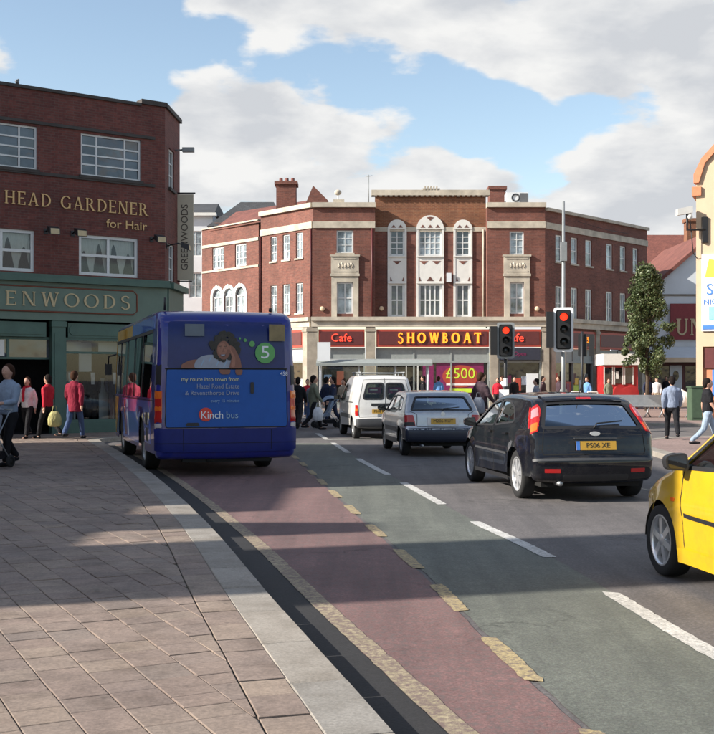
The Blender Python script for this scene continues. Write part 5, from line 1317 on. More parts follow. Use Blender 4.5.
for sg in (-1, 1):
    tl = B.patch('tail_lamp', 'lens_red', car, rounded(rear_poly(B, [(sg*.86,.66),(sg*.998,.66),(sg*.998,.96),(sg*.88,.96)]),.02), 'strip', 1, .006, .02, .03)
    B.patch('indicator_lens', 'lens_orange', tl, rounded(rear_poly(B, [(sg*.88,.78),(sg*.99,.78),(sg*.99,.86),(sg*.88,.86)]),.01), 'strip', 1, .009, .006, .03)
    B.ribbon('side_moulding', 'grey_plastic', car, [(1.1,.62),(2.95,.62)], 'side', sg, .12, .008); B.ribbon('door_gap', 'underbody', car, [(2.06,.32),(2.06,1.60)], 'side', sg, .012); B.ribbon('door_gap', 'underbody', car, [(3.0,.36),(3.06,1.03)], 'side', sg, .012)
    B.ribbon('slide_rail', 'grey_plastic', car, [(.5,1.02),(1.9,1.02)], 'side', sg, .03, .006)
    mirror(car, sg*B.W(2.95,1.08), 2.95, 1.13, sg, 'black_plastic')
    for yc in (.70, 3.35): make_wheel(car, sg*.72, yc, .30, .19, sg, 9, 'steel_trim', True)
plate(car, -.12, .02, .775, 'P318 RNK', .52, .11, -4, False)
hd = MB(); hd.box(.08,.20,.02,.06,.90,.98); hd.build('door_handle', 'black_plastic', car)
rk = MB()
for y in (.6,1.3,2.0): rk.tube([(-.62,y,1.84),(.62,y,1.84)],.02,6); rk.tube([(-.60,y,1.72),(-.60,y,1.84)],.018,5); rk.tube([(.60,y,1.72),(.60,y,1.84)],.018,5)
for x in (-.62,.62): rk.tube([(x,.45,1.86),(x,2.15,1.86)],.016,6)
rk.build('roof_rack', 'pole_grey', car)
interior(car, 1.6, 3.1, .62, .28, .62, ((2.2,(-.34,.34)),)); underside(car, B, .64, .22)

# ---- yellow car
car = place('yellow_hatchback', 'yellow hatchback car with alloy wheels cut off by the right edge', 'car', (2.56,9.68), -.15, (-.80,3.10))
B = Body([(.10,.26),(.02,.32),(0,.45),(.0,.62),(.05,.70),(.10,.95),(.20,1.06),(.40,1.33),(.52,1.42),(.95,1.465),(1.6,1.475),(1.95,1.44),(2.25,1.33),(2.62,1.10),(2.88,.965),(3.1,.905),(3.45,.80),(3.68,.68),(3.79,.54),(3.81,.40),(3.76,.22)], 1.66, .89, .10, .30, .05, .16, .09, .03, (.66,3.10), .345, .30, .020, .22)
wf = rounded([(1.62,.98),(2.66,.945),(2.55,1.02),(2.14,1.285),(1.66,1.345)],.05); wr = rounded([(.62,1.04),(1.52,.985),(1.55,1.35),(.92,1.32)],.05)
ws = rounded([(B.s_y(2.12),-.70),(B.s_y(2.80),-.76),(B.s_y(2.80),.76),(B.s_y(2.12),.70)],.06); rg = rounded(rear_poly(B, [(-.72,1.06),(.72,1.06),(.64,1.31),(-.64,1.31)]),.05)
B.shell(car, 'paint_yellow', [rg, ws], [wf, wr]); side_windows(B, car, [wf, wr], tw=.035)
B.patch('windscreen', 'car_glass', car, ws, 'strip', 1, -.010, 0, .1); B.patch('rear_window', 'car_glass', car, rg, 'strip', 1, -.010, 0, .1); B.ribbon('windscreen_surround', 'black_plastic', car, ws, 'strip', 1, .03, .003, True)
sb_, sc_ = B.s_y(2.86), B.s_y(3.6)
B.ribbon('bonnet_gap', 'underbody', car, [(sb_,-.88),(sc_,-.84),(sc_,.84),(sb_,.88)], 'strip', 1, .009)
for sg in (-1, 1):
    B.ribbon('door_gap', 'underbody', car, [(2.64,.30),(2.66,.70),(2.60,.955)], 'side', sg, .014); B.ribbon('door_gap', 'underbody', car, [(1.54,.30),(1.56,.98),(1.60,1.36)], 'side', sg, .009)
    B.ribbon('side_moulding', 'black_plastic', car, [(1.64,.55),(2.5,.565),(2.60,.57)], 'side', sg, .035, .010)
    B.patch('side_repeater', 'lens_orange', car, rounded([(2.78,.66),(2.86,.66),(2.86,.69),(2.78,.69)],.01,2), 'side', sg, .006, .01, .03)
    B.ribbon('skirt', 'paint_yellow', car, [(1.05,.24),(2.72,.24)], 'side', sg, .12, .020)
    B.patch('headlamp', 'lens_clear', car, rounded([(B.s_front(.62),sg*.55),(B.s_front(.62),sg*.97),(B.s_front(.76),sg*.95),(B.s_front(.72),sg*.6)],.03), 'strip', 1, .006, .02, .04)
    B.patch('tail_lamp', 'lens_red', car, rounded(rear_poly(B, [(sg*.82,.75),(sg*.99,.75),(sg*.99,1.05),(sg*.84,1.05)]),.02), 'strip', 1, .006, .02, .04)
    mirror(car, sg*(B.W(2.5,.97)), 2.52, 1.0, sg, 'black_plastic')
    for yc in (.66, 3.10): make_wheel(car, sg*.72, yc, .30, .195, sg, 6)
    hm = MB(); p = B.side(1.75,.84,sg); hm.box(min(p[0],p[0]+sg*.03), max(p[0],p[0]+sg*.03), 1.66, 1.86, .825, .855); hm.build('door_handle', 'black_plastic', car)
B.patch('grille', 'black_plastic', car, rounded([(B.s_front(.30),-.5),(B.s_front(.30),.5),(B.s_front(.42),.5),(B.s_front(.42),-.5)],.03), 'strip', 1, .005, .02, .06)
plate(car, 0, -.012, .52, 'X451 LBC', .52, .11, 0, False)
interior(car, .6, 2.7, .60, .28, .54, ((.85,(-.34,.34)),(1.75,(-.34,.34)))); underside(car, B, .62, .22)
sw = MB(); sw.lathe([(.17,-.012),(.185,0),(.17,.012),(.158,0),(.17,-.012)], 18, 'y', (.34,2.12,.86)); sw.build('steering_wheel', 'black_plastic', car)

# ---- bus
plain('bus_bumper_shaded', (.010, .017, .135), .45, var=.1, spec=.25)  # body blue deepened to carry the shade low on the bumper
bus = place('bus', 'blue single deck bus with rear advertisement stopped at the kerb', 'bus', (-3.37,19.25), -.30, (-1.22,.0))
bus.scale.z = 1.025
B = Body([(.20,.27),(.06,.31),(.0,.43),(0,.80),(.015,1.2),(.02,1.80),(.045,2.40),(.085,2.55),(.17,2.66),(.30,2.73),(.48,2.77),(.8,2.785),(4,2.785),(7.6,2.785),(8.15,2.72),(8.38,2.4),(8.46,1.6),(8.48,.7),(8.44,.34)], 2.46, 1.3, .11, .03, .03, .08, .07, .015, (2.15,6.35), .50, .47, .0, .36, 6, .02)
bwin = [rounded([(a,1.30),(b,1.30),(b,2.40),(a,2.40)],.06) for a, b in ((.62,2.05),(2.13,3.55),(3.63,5.05),(5.13,6.5),(6.6,7.9))]
ws = rounded([(B.s_front(2.35),-.80),(B.s_front(1.15),-.80),(B.s_front(1.15),.80),(B.s_front(2.35),.80)],.08)
B.shell(bus, 'paint_blue', [ws], bwin, .12)
for sg in (-1, 1):
    for p in bwin: B.patch('side_window', 'bus_glass', bus, p, 'side', sg, -.01, 0, .25)
    B.ribbon('window_band', 'black_plastic', bus, [(.60,2.425),(7.95,2.425)], 'side', sg, .05, .004)
    B.patch('front_pillar', 'bus_orange', bus, [(8.02,1.28),(8.22,1.28),(8.18,2.42),(8.0,2.42)], 'side', sg, .005, .01, .15)
    for y in (2.09,3.59,5.09,6.55): B.ribbon('window_pillar', 'black_plastic', bus, [(y,1.30),(y,2.40)], 'side', sg, .09, .004)
    B.patch('livery_panel', 'bus_orange', bus, [(4.2,2.46),(8.15,2.46),(8.05,2.68),(4.2,2.68)], 'side', sg, .005, .01, .2)
    B.patch('livery_panel', 'bus_lightblue', bus, [(.45,2.46),(4.18,2.46),(4.18,2.68),(.45,2.68)], 'side', sg, .005, .01, .2)
    B.patch('livery_panel', 'bus_lightblue', bus, [(.75,.52),(1.6,.52),(1.62,.95),(1.95,1.12),(2.6,1.12),(2.9,1.24),(.75,1.24)], 'side', sg, .004, .01, .15)
    B.patch('livery_panel', 'bus_lightblue', bus, [(2.75,.44),(5.75,.44),(5.75,1.24),(2.75,1.24)], 'side', sg, .004, .01, .15)
    B.patch('livery_swirl', 'bus_orange', bus, [(6.9,1.24),(7.2,.85),(7.55,.44),(8.25,.44),(8.25,1.24)], 'side', sg, .005, .01, .15)
    B.patch('livery_swirl', 'lens_pink', bus, rounded([(4.9,.50),(5.3,.50),(5.6,1.22),(5.2,1.22)],.1), 'side', sg, .007, .01, .1)
    B.patch('livery_swirl', 'print_white', bus, rounded([(4.5,.50),(4.7,.50),(5.0,1.22),(4.8,1.22)],.08), 'side', sg, .007, .01, .1)
    B.patch('side_grille', 'black_plastic', bus, [(1.10,.55),(1.40,.55),(1.40,1.05),(1.10,1.05)], 'side', sg, .006, .01, .1)
    B.ribbon('skirt_gap', 'underbody', bus, [(.3,1.26),(8.2,1.26)], 'side', sg, .012)
    tl = B.patch('tail_lamp', 'lens_red', bus, rear_poly(B, [(sg*.845,.90),(sg*.985,.90),(sg*.985,1.43),(sg*.845,1.43)]), 'strip', 1, .012, .03, .06)
    for k, (z0, z1) in enumerate(((1.30,1.42),(1.10,1.17))): B.patch('indicator_lens', 'lens_orange', tl, rounded(rear_poly(B, [(sg*.855,z0),(sg*.98,z0),(sg*.98,z1),(sg*.855,z1)]),.015), 'strip', 1, .018, .008, .05)
    B.patch('reverse_lens', 'lens_clear', tl, rounded(rear_poly(B, [(sg*.855,.82),(sg*.98,.82),(sg*.98,.89),(sg*.855,.89)]),.015), 'strip', 1, .018, .03, .05)
    B.patch('corner_vent', 'black_plastic', bus, rear_poly(B, [(sg*.87,1.52),(sg*.975,1.52),(sg*.975,1.86),(sg*.87,1.86)]), 'strip', 1, .008, .015, .08)
    B.patch('reflector', 'lens_red', bus, rear_poly(B, [(sg*.62,.68),(sg*.74,.68),(sg*.74,.72),(sg*.62,.72)]), 'strip', 1, .006, .01, .05)
    for yc in (2.15, 6.35): make_wheel(bus, sg*1.05, yc, .44, .27, sg, 10, 'steel_trim', True)
rw = B.patch('rear_window', 'bus_glass_print', bus, rounded(rear_poly(B, [(-.79,1.80),(.79,1.80),(.79,2.58),(-.79,2.58)]),.05), 'strip', 1, .006, .015, .12)
ep = B.patch('engine_cover', 'bus_panel', bus, rounded(rear_poly(B, [(-.80,.82),(.80,.82),(.80,1.785),(-.80,1.785)]),.03), 'strip', 1, .010, .02, .12)
B.ribbon('panel_gap', 'underbody', bus, rear_poly(B, [(-.82,1.792),(.82,1.792)]), 'strip', 1, .02, .008)
B.patch('rear_bumper', 'bus_bumper_shaded', bus, rear_poly(B, [(-.99,.42),(.99,.42),(.99,.80),(-.99,.80)]), 'strip', 1, .03, .05, .12)
for t_ in (-.58,.58): B.ribbon('panel_gap', 'underbody', bus, rear_poly(B, [(t_,.44),(t_,.79)]), 'strip', 1, .010, .0315)
B.ribbon('panel_gap', 'underbody', bus, rear_poly(B, [(-.98,.56),(.98,.56)]), 'strip', 1, .008, .0315)
B.ribbon('panel_gap', 'underbody', bus, rounded(rear_poly(B, [(-.80,.82),(.80,.82),(.80,1.785),(-.80,1.785)]),.03), 'strip', 1, .014, .0105, True)
RM = lambda x, z, y=-.010: Matrix(((1,0,0,x),(0,0,-1,y+.02),(0,1,0,z),(0,0,0,1)))
XS = 1.30     # local half width covered by the panel is about t=.8 -> x=1.08
def rp(name, mat, par, pts, d=.005, y0=-.004): 
    m = MB(); m.prism(pts, y0-d, y0, 'y'); return m.build(name, mat, par)
circ = lambda cx, cz, rx, rz=None, n=22: [(cx+rx*math.cos(2*math.pi*k/n), cz+(rz or rx)*math.sin(2*math.pi*k/n)) for k in range(n)]
# printed picture on the rear window: a child leaning on the panel edge, head on hand
rp('printed_arm', 'print_skin', rw, rounded([(-.80,1.80),(-.48,1.80),(-.50,1.95),(-.66,1.93),(-.79,1.86)],.05), .004, .010)
rp('printed_shirt', 'print_shirt', rw, rounded([(-.58,1.80),(.06,1.80),(.08,1.94),(-.10,2.00),(-.30,2.03),(-.46,2.0),(-.56,1.91)],.08), .006, .010)
rh_ = random.Random(5)
hm_ = MB()
for k in range(95):
    a_ = rh_.uniform(0, 6.28); q_ = math.sqrt(rh_.uniform(0, 1)); r_ = rh_.uniform(.025,.06)
    hm_.prism(circ(-.05+.235*q_*math.cos(a_), 2.165+.225*q_*math.sin(a_)-.03*abs(math.cos(a_)), r_, None, 9), .001-.00008*k, .010, 'y')
hm_.build('printed_hair', 'print_hair', rw)
hm_ = MB()
for k in range(34):
    a_ = rh_.uniform(.3, 2.9); q_ = rh_.uniform(.5, 1); hm_.prism(circ(-.05+.22*q_*math.cos(a_), 2.17+.21*q_*math.sin(a_), rh_.uniform(.012,.026), None, 7), -.0070-.00005*k, -.004, 'y')
hm_.build('printed_curls', 'print_hair_soft', rw)
rp('printed_face', 'print_skin', rw, circ(-.075,2.10,.115,.155), .019, .010)
rp('printed_cheek', 'print_skin_light', rw, circ(-.095,2.115,.075,.105), .0195, .010)
rp('printed_nose', 'print_skin', rw, rounded([(-.10,2.07),(-.055,2.07),(-.07,2.13),(-.085,2.13)],.01), .0201, .010)
rp('printed_arm', 'print_skin', rw, rounded([(.02,1.80),(.24,1.80),(.215,1.95),(.11,2.15),(.03,2.19),(-.005,2.12),(.07,2.0)],.04), .0208, .010)
rp('printed_arm_light', 'print_skin_light', rw, rounded([(.05,1.82),(.12,1.82),(.13,1.97),(.06,2.10),(.03,2.12),(.08,1.98)],.03), .0214, .010)
for k, x in enumerate((.0,.022,.045)): rp('printed_finger', 'print_skin_light', rw, rounded([(x-.012,2.11),(x+.010,2.11),(x+.004,2.20-.012*k),(x-.014,2.20-.012*k)],.008,2), .0220+.0003*k, .010)
rp('printed_mouth', 'print_shade', rw, rounded([(-.14,2.03),(-.03,2.035),(-.055,1.99),(-.11,1.985)],.02), .0203, .010)
rp('printed_smile', 'print_shirt', rw, rounded([(-.125,2.027),(-.045,2.03),(-.065,2.008),(-.105,2.005)],.008), .0208, .010)
for x in (-.125,-.045):
    rp('printed_eye', 'print_hair', rw, circ(x,2.137,.017,.009,10), .0203, .010); rp('printed_brow', 'print_hair', rw, rounded([(x-.026,2.158),(x+.024,2.162),(x+.02,2.171),(x-.022,2.169)],.003,2), .0204, .010)
for k, (x, z) in enumerate(((-.46,1.9),(-.33,1.96),(-.2,1.9),(-.08,1.86))): rp('printed_fold', 'print_pale', rw, rounded([(x,z-.06),(x+.012,z-.06),(x+.06,z+.05),(x+.05,z+.06)],.005,2), .0064, .010)
rp('printed_disc', 'print_green', rw, circ(.65,2.06,.175), .006, .010)
text_on('printed_number', '5', .30, 'print_white', rw, RM(.65,2.06,-.018), .001, sx=1.2)
for x, z, r_ in ((.42,2.21,.05),(.30,2.27,.028),(.21,2.30,.018)): rp('printed_dot', 'print_green', rw, circ(x,z,r_,None,14), .005, .010)
rp('destination_ghost', 'print_grey', rw, [(-.73,2.33),(-.40,2.33),(-.40,2.53),(-.73,2.53)], .003, .014); rp('route_display', 'print_amber', rw, [(.72,2.26),(1.00,2.26),(1.00,2.54),(.72,2.54)], .003, .016)
rp('printed_arm', 'print_skin', ep, rounded([(-.16,1.78),(.05,1.78),(.03,1.70),(-.12,1.70)],.03), .004, -.004); rp('printed_arm', 'print_skin', ep, rounded([(.12,1.78),(.26,1.78),(.24,1.69),(.14,1.69)],.03), .004, -.004)
ad = lambda t, size, mat, x, z, sx=1.0: text_on('advert_text', t, size, mat, ep, RM(x, z, -.030), .001, 'RIGHT', sx)
ad('my route into town from', .095, 'print_yellow', .20, 1.615, 1.02); ad('Hazel Road Estate', .105, 'print_shirt', .20, 1.50, .95); ad('& Ravensthorpe Drive', .105, 'print_shirt', .20, 1.39, .98); ad('every 15 minutes', .075, 'print_pale', .20, 1.26, .95)
rp('logo_disc', 'print_red', ep, circ(-.38,1.035,.115), .003, -.006)
text_on('advert_logo', 'Kinch', .175, 'print_white', ep, RM(-.47,1.02,-.030), .002, 'LEFT', .98); text_on('advert_logo', 'bus', .165, 'print_pale', ep, RM(-.035,1.02,-.030), .002, 'LEFT', .95)
text_on('fleet_number', '458', .09, 'print_white', ep, RM(.98,1.71,-.026), .001)
rp('handle_recess', 'black_plastic', ep, rounded([(.39,1.38),(.45,1.38),(.45,1.57),(.39,1.57)],.02), .004, -.004); rp('handle_recess', 'black_plastic', ep, rounded([(-.72,.845),(-.48,.845),(-.50,.90),(-.70,.90)],.02), .004, -.006)
m = MB(); m.box(-1.0,1.0,.3,8.2,.34,.5); m.box(-.75,.75,.12,.3,.24,.38)
for yc in B.arches:
    for sg in (-1,1): m.box(min(sg*.85,sg*1.19),max(sg*.85,sg*1.19),yc-.49,yc+.49,.5,.99)
m.tube([(-.3,.1,.28),(-.3,1.2,.28)],.05,8); m.build('underside', 'underbody', bus)
m = MB(); m.box(-1.1,1.1,.9,8.0,.5,.6); m.build('floor_pan', 'underbody', bus)
for y in (1.2,2.1,3.0,3.9,4.8,5.7):
    for x in (-.85,-.42,.42,.85):
        s_ = MB(); s_.prism(rounded([(y,.9),(y+.42,.9),(y+.42,1.0),(y+.1,1.02),(y+.02,1.75),(y-.06,1.75)],.03), x-.2, x+.2, 'x'); s_.build('seat', 'cloth_maroon', bus)
m = MB(); m.tube([(-1.15,8.2,2.2),(-1.32,8.55,2.15),(-1.32,8.6,1.95)],.02,6); m.box(-1.40,-1.24,8.55,8.62,1.72,1.98); m.build('wing_mirror', 'black_plastic', bus)
m = MB(); m.tube([(-1.0,.55,2.78),(-1.0,.5,2.99)],.02,5); m.tube([(.85,.5,2.78),(.85,.5,2.84)],.03,6); m.build('roof_fitting', 'black_plastic', bus)
# ------------------------------------------------------------------ street furniture
def signal(name, label, loc, facing, z0, z1, hmat='signal_black', board=None, pole='pole_grey', back=False, group='traffic signals at the junction'):
    t = thing(name, label, 'traffic light', loc, facing, group)      # local -y faces the drivers
    p = MB(); p.tube([(0,0,0),(0,0,z1+.1)], .055, 10); p.lathe([(.10,0),(.10,.25),(.06,.30)], 12); p.build('pole', pole, t)
    h = MB(); w = .17; h.prism(rounded([(-w,z0),(w,z0),(w,z1),(-w,z1)],.06), -.28, -.08, 'y'); h.box(-.03,.03,-.1,.0,z0+.1,z0+.16); h.box(-.03,.03,-.1,.0,z1-.16,z1-.1); ho = h.build('signal_head', 'signal_black', t)
    if board:
        b = MB(); o = rounded([(-w-.10,z0-.10),(w+.10,z0-.10),(w+.10,z1+.10),(-w-.10,z1+.10)],.08); i = rounded([(-w-.035,z0-.035),(w+.035,z0-.035),(w+.035,z1+.035),(-w-.035,z1+.035)],.07); n = len(o)
        for k in range(n): b.add([(o[k][0],-.155,o[k][1]),(o[(k+1)%n][0],-.155,o[(k+1)%n][1]),(i[(k+1)%n][0],-.155,i[(k+1)%n][1]),(i[k][0],-.155,i[k][1]),(o[k][0],-.13,o[k][1]),(o[(k+1)%n][0],-.13,o[(k+1)%n][1])],[(0,1,2,3),(0,4,5,1)])
        b.build('backing_board_border', board, t)
        b = MB(); b.prism(rounded([(-w-.088,z0-.088),(w+.088,z0-.088),(w+.088,z1+.088),(-w-.088,z1+.088)],.08), -.14, -.12, 'y'); b.build('backing_board', 'signal_black', t)
    s = MB(); s.box(-w-.30,-w-.10,-.26,-.06,z0+.02,z1-.02); s.build('side_signal', 'signal_black', t)
    dz = (z1-z0)/3
    for k, m in enumerate(('lens_off','lens_off','signal_red')):
        zc = z0+dz*(k+.5); q = MB(); q.lathe([(.001,-.30),(.09,-.295),(.105,-.28)], 18, 'y', (0,0,zc)); q.build('signal_lens', m, ho)
        v = MB(); n = 12; vs_ = []
        for j in range(n+1):
            a = R(-30)+R(240)*j/n
            for yy in (-.28,-.43): vs_.append((.118*math.cos(a), yy, zc+.118*math.sin(a)))
        v.add(vs_, [(2*j,2*j+1,2*j+3,2*j+2) for j in range(n)], True); v.build('visor', 'signal_black', ho)
    return t
signal('traffic_light', 'traffic light with white bordered board showing red behind the black hatchback', (5.72,31.9,.106), (.12,1), 2.42, 3.45, board='signal_white')
t2 = signal('traffic_light', 'smaller looking red traffic light left of the white bordered one', (4.60,35.6,.106), (.1,1), 2.30, 3.22, board='pole_grey', pole='pole_dark')
b = MB(); b.box(-.2,.1,-.12,.12,.9,1.25); b.lathe([(.06,1.35),(.06,1.6)],10); b.build('push_button_box', 'signal_white', t2)
signal('traffic_light', 'dark traffic light seen from behind near the right hand shops', (9.1,46.5,.106), (-.3,-1), 2.5, 3.4, pole='pole_dark')
lc = thing('street_lamp', 'tall slender grey column rising behind the traffic light', 'lamp post', (8.62,48.0,.106))
m = MB(); m.tube([(0,0,0),(0,0,2.0),(0,0,9.0)], [.11,.10,.055], 10); m.lathe([(.16,0),(.16,1.1),(.11,1.2)],12); m.build('column', 'pole_grey', lc)
m = MB(); m.box(-.12,.12,-.15,.1,6.5,7.3); m.build('control_box', 'pole_grey', lc)
# slim tree
tr_ = thing('street_tree', 'slim upright leafy tree in front of the maroon pub sign', 'tree', (14.62,58,.106))
m = MB(); m.tube([(0,0,0),(.03,0,1.6),(-.02,.02,2.8),(.05,0,4.6),(.0,.0,7.0)], [.11,.085,.07,.045,.012], 8)
limbs = []
for k in range(22):
    z = 2.5+k*.19; a = k*2.4; l = .95*(1-abs(z-4.3)/4.2); e = (l*math.cos(a), l*math.sin(a), z+.75); limbs.append(e)
    m.tube([(0,0,z),(e[0]*.5,e[1]*.5,z+.3),e],[.03,.02,.006],5)
m.build('trunk', 'bark', tr_)
rng = random.Random(3); vs_, fs = [], []
cl = []
prof_ = [(1.9,.35),(2.3,.85),(3.0,1.14),(3.8,1.16),(4.7,1.02),(5.5,.86),(6.2,.66),(6.9,.42),(7.5,.12)]
def crown_r(z):
    for (a, b), (c, d) in zip(prof_, prof_[1:]):
        if a <= z <= c: return b+(d-b)*(z-a)/(c-a)
    return .1
for k in range(165):
    z = rng.uniform(1.95,7.3); a = rng.uniform(0,6.28); rad = .92*crown_r(z)*(1+.22*math.sin(3*a+z*2.1)+.10*math.sin(5*a-3.7*z)); r_ = rad*math.sqrt(rng.uniform(.10,1)); cl.append((r_*math.cos(a), r_*math.sin(a), z, rng.uniform(.16,.40)))
for cx, cy, cz, cr in cl:
    for k in range(int(70+330*cr)):
        p = Vector((rng.gauss(0,1),rng.gauss(0,1),rng.gauss(0,1))); p = p.normalized()*cr*rng.uniform(.2,1)**.6+Vector((cx,cy,cz))
        n = Vector((rng.gauss(0,1),rng.gauss(0,1),rng.gauss(.4,1))).normalized(); a = n.orthogonal().normalized(); b_ = n.cross(a); s_ = rng.uniform(.04,.085)
        o = len(vs_); vs_ += [p-a*s_, p-b_*s_*.55, p+a*s_*1.1, p+b_*s_*.55]; fs.append((o,o+1,o+2,o+3))
m = MB(); m.add(vs_, fs); m.build('crown', 'leaf', tr_)
# bench, cabinet, kiosk, shelter, railings, bollards
bt = thing('metal_bench', 'long grey metal bench with curved legs on the far pavement', 'bench', (12.3,47.5,.106))
m = MB(); m.prism(rounded([(-.25,.42),(.25,.42),(.30,.92),(.25,.93),(.20,.48),(-.25,.47)],.03), -1.7, 1.55, 'x'); m.build('seat', 'metal_grey', bt)
for x in (-1.5,-.9,-.3,.3,.9,1.4):
    m = MB(); m.tube([(x-.18,-.2,0),(x-.05,-.2,.22),(x,-.2,.42)],.03,6); m.tube([(x+.18,.2,0),(x+.05,.2,.22),(x,.2,.42)],.03,6); m.build('leg', 'metal_grey', bt)
m = MB(); m.ball((0,0,.32),(.42,.3,.33),12,8).ball((.25,.05,.22),(.25,.22,.24),10,6).tube([(0,0,.6),(.03,0,.7)],[.06,.09],6)
tag(m.build('sack', 'bag_white', None, None, (13.35,47.3,.55)), 'white bulging sack lying on the metal bench', 'bag')
ca = thing('utility_cabinet', 'green street cabinet beside the cream building', 'cabinet', (13.0,44.2,.106))
m = MB(); m.box(-.22,.22,-.3,.3,0,1.25); m.build('cabinet_body', 'cabinet_green', ca); m = MB(); m.box(-.25,.25,-.33,.33,1.25,1.31); m.build('lid', 'cabinet_green', ca); m = MB(); m.box(-.19,.19,-.315,-.3,.1,1.18); m.build('door', 'cabinet_green', ca)
kk = thing('red_kiosk', 'red market kiosk with white fascia left of the slim tree', 'kiosk', (14.3,62,.106))
m = MB(); m.box(-1.0,.85,0,2,0,2.35); m.build('kiosk_wall', 'kiosk_red', kk); m = MB(); m.box(-1.1,.95,-.35,2.1,2.35,2.95); m.build('fascia', 'kiosk_white', kk)
for x in (-.75,-.2,.35):
    m = MB(); m.box(x-.2,x+.2,-.03,.0,1.35,2.2); w_ = m.build('window', 'shop_dark', kk); m = MB(); m.box(x-.25,x-.2,-.05,.0,1.3,2.25); m.box(x+.2,x+.25,-.05,0,1.3,2.25); m.build('frame', 'kiosk_white', w_)
m = MB(); m.prism(rounded([(-.55,.15),(.65,.15),(.75,.95),(.5,1.25),(-.1,1.1),(-.5,1.2),(-.65,.8)],.1), -.7, -.3, 'y'); m.build('counter_display', 'kiosk_red', kk)
m = MB(); m.box(-.35,-.2,-.06,-.03,1.6,2.0); m.build('notice', 'white_paint', kk)
sh = thing('bus_shelter', 'pale canopy shelter in front of the parade behind the white van', 'shelter', (.6,57.2,.106))
m = MB()
pr = [(-3.0,2.25),(-2.6,2.55),(2.6,2.6),(3.0,2.3),(2.6,2.5),(-2.6,2.45)]
m.prism([(-.8,2.35),(-.4,2.55),(.4,2.6),(.9,2.45),(.9,2.38),(.4,2.52),(-.4,2.47),(-.8,2.28)], -2.6, 3.1, 'x'); m.build('canopy', 'shutter_grey', sh)
m = MB(); m.box(-2.6,3.1,-.86,-.80,2.24,2.36); m.build('fascia', 'shutter_grey', sh)
for x in (-2.4,-.5,1.3,2.9):
    m = MB(); m.tube([(x,.5,0),(x,.5,2.5)],.05,8); m.tube([(x,-.6,0),(x,-.6,2.4)],.04,8); m.build('post', 'white_wall', sh)
m = MB(); m.add([(-2.4,.5,.3),(2.9,.5,.3),(2.9,.5,2.2),(-2.4,.5,2.2)],[(0,1,2,3)]); m.build('glass_panel', 'shop_glass', sh)
m = MB(); m.box(-2.55,-1.9,-.8,-.72,2.5,3.4); m.build('stop_flag', 'white_wall', sh)
for k, x in enumerate((9.2,9.95)):
    bo = thing('cycle_stand', ('left hand white tubular cycle stand behind the black hatchback','right hand white tubular cycle stand behind the black hatchback')[k], 'cycle stand', (x+.8,52.5,.106), group='white cycle stands')
    m = MB(); m.tube([(-.3,0,0),(-.3,0,.85),(-.2,0,1.0),(.2,0,1.0),(.3,0,.85),(.3,0,0)],.04,6); m.build('hoop', 'white_paint', bo)
# ------------------------------------------------------------------ people
_tmp = None
def remesh(mb, vox, name, sm=4):
    me = bpy.data.meshes.new('t'); me.from_pydata(mb.v, [], mb.f)
    bm = bmesh.new(); bm.from_mesh(me); bmesh.ops.recalc_face_normals(bm, faces=bm.faces); bm.to_mesh(me); bm.free()
    o = bpy.data.objects.new('t', me); COL.objects.link(o)
    r = o.modifiers.new('r', 'REMESH'); r.mode = 'VOXEL'; r.voxel_size = vox; r.use_smooth_shade = True
    if sm:
        s = o.modifiers.new('s', 'SMOOTH'); s.factor = .5; s.iterations = sm
    dg = bpy.context.evaluated_depsgraph_get(); out = bpy.data.meshes.new_from_object(o.evaluated_get(dg)); out.name = name
    bpy.data.objects.remove(o); bpy.data.meshes.remove(me); out.materials.clear()
    return out
def limb(mb, pts, rs):
    """closed tapered tube with rounded ends"""
    pts = [Vector(p) for p in pts]; d0 = (pts[0]-pts[1]).normalized(); d1 = (pts[-1]-pts[-2]).normalized()
    P = [pts[0]+d0*rs[0]*.9, pts[0]+d0*rs[0]*.5]+pts+[pts[-1]+d1*rs[-1]*.5, pts[-1]+d1*rs[-1]*.9]
    mb.tube(P, [rs[0]*.3, rs[0]*.8]+list(rs)+[rs[-1]*.8, rs[-1]*.3], 10)
def torso(mb, rings, cx=0):
    """rings: (y centre, z, rx, ry)"""
    n = 16; vs_, fs = [], []
    for yc, z, rx, ry in rings:
        for k in range(n):
            a = 2*math.pi*k/n; vs_.append((cx+rx*math.cos(a), yc+ry*math.sin(a), z))
    for i in range(len(rings)-1):
        for k in range(n): fs.append((i*n+k, i*n+(k+1)%n, (i+1)*n+(k+1)%n, (i+1)*n+k))
    fs.append(tuple(range(n-1,-1,-1))); fs.append(tuple((len(rings)-1)*n+k for k in range(n))); mb.add(vs_, fs, True)
PCACHE = {}
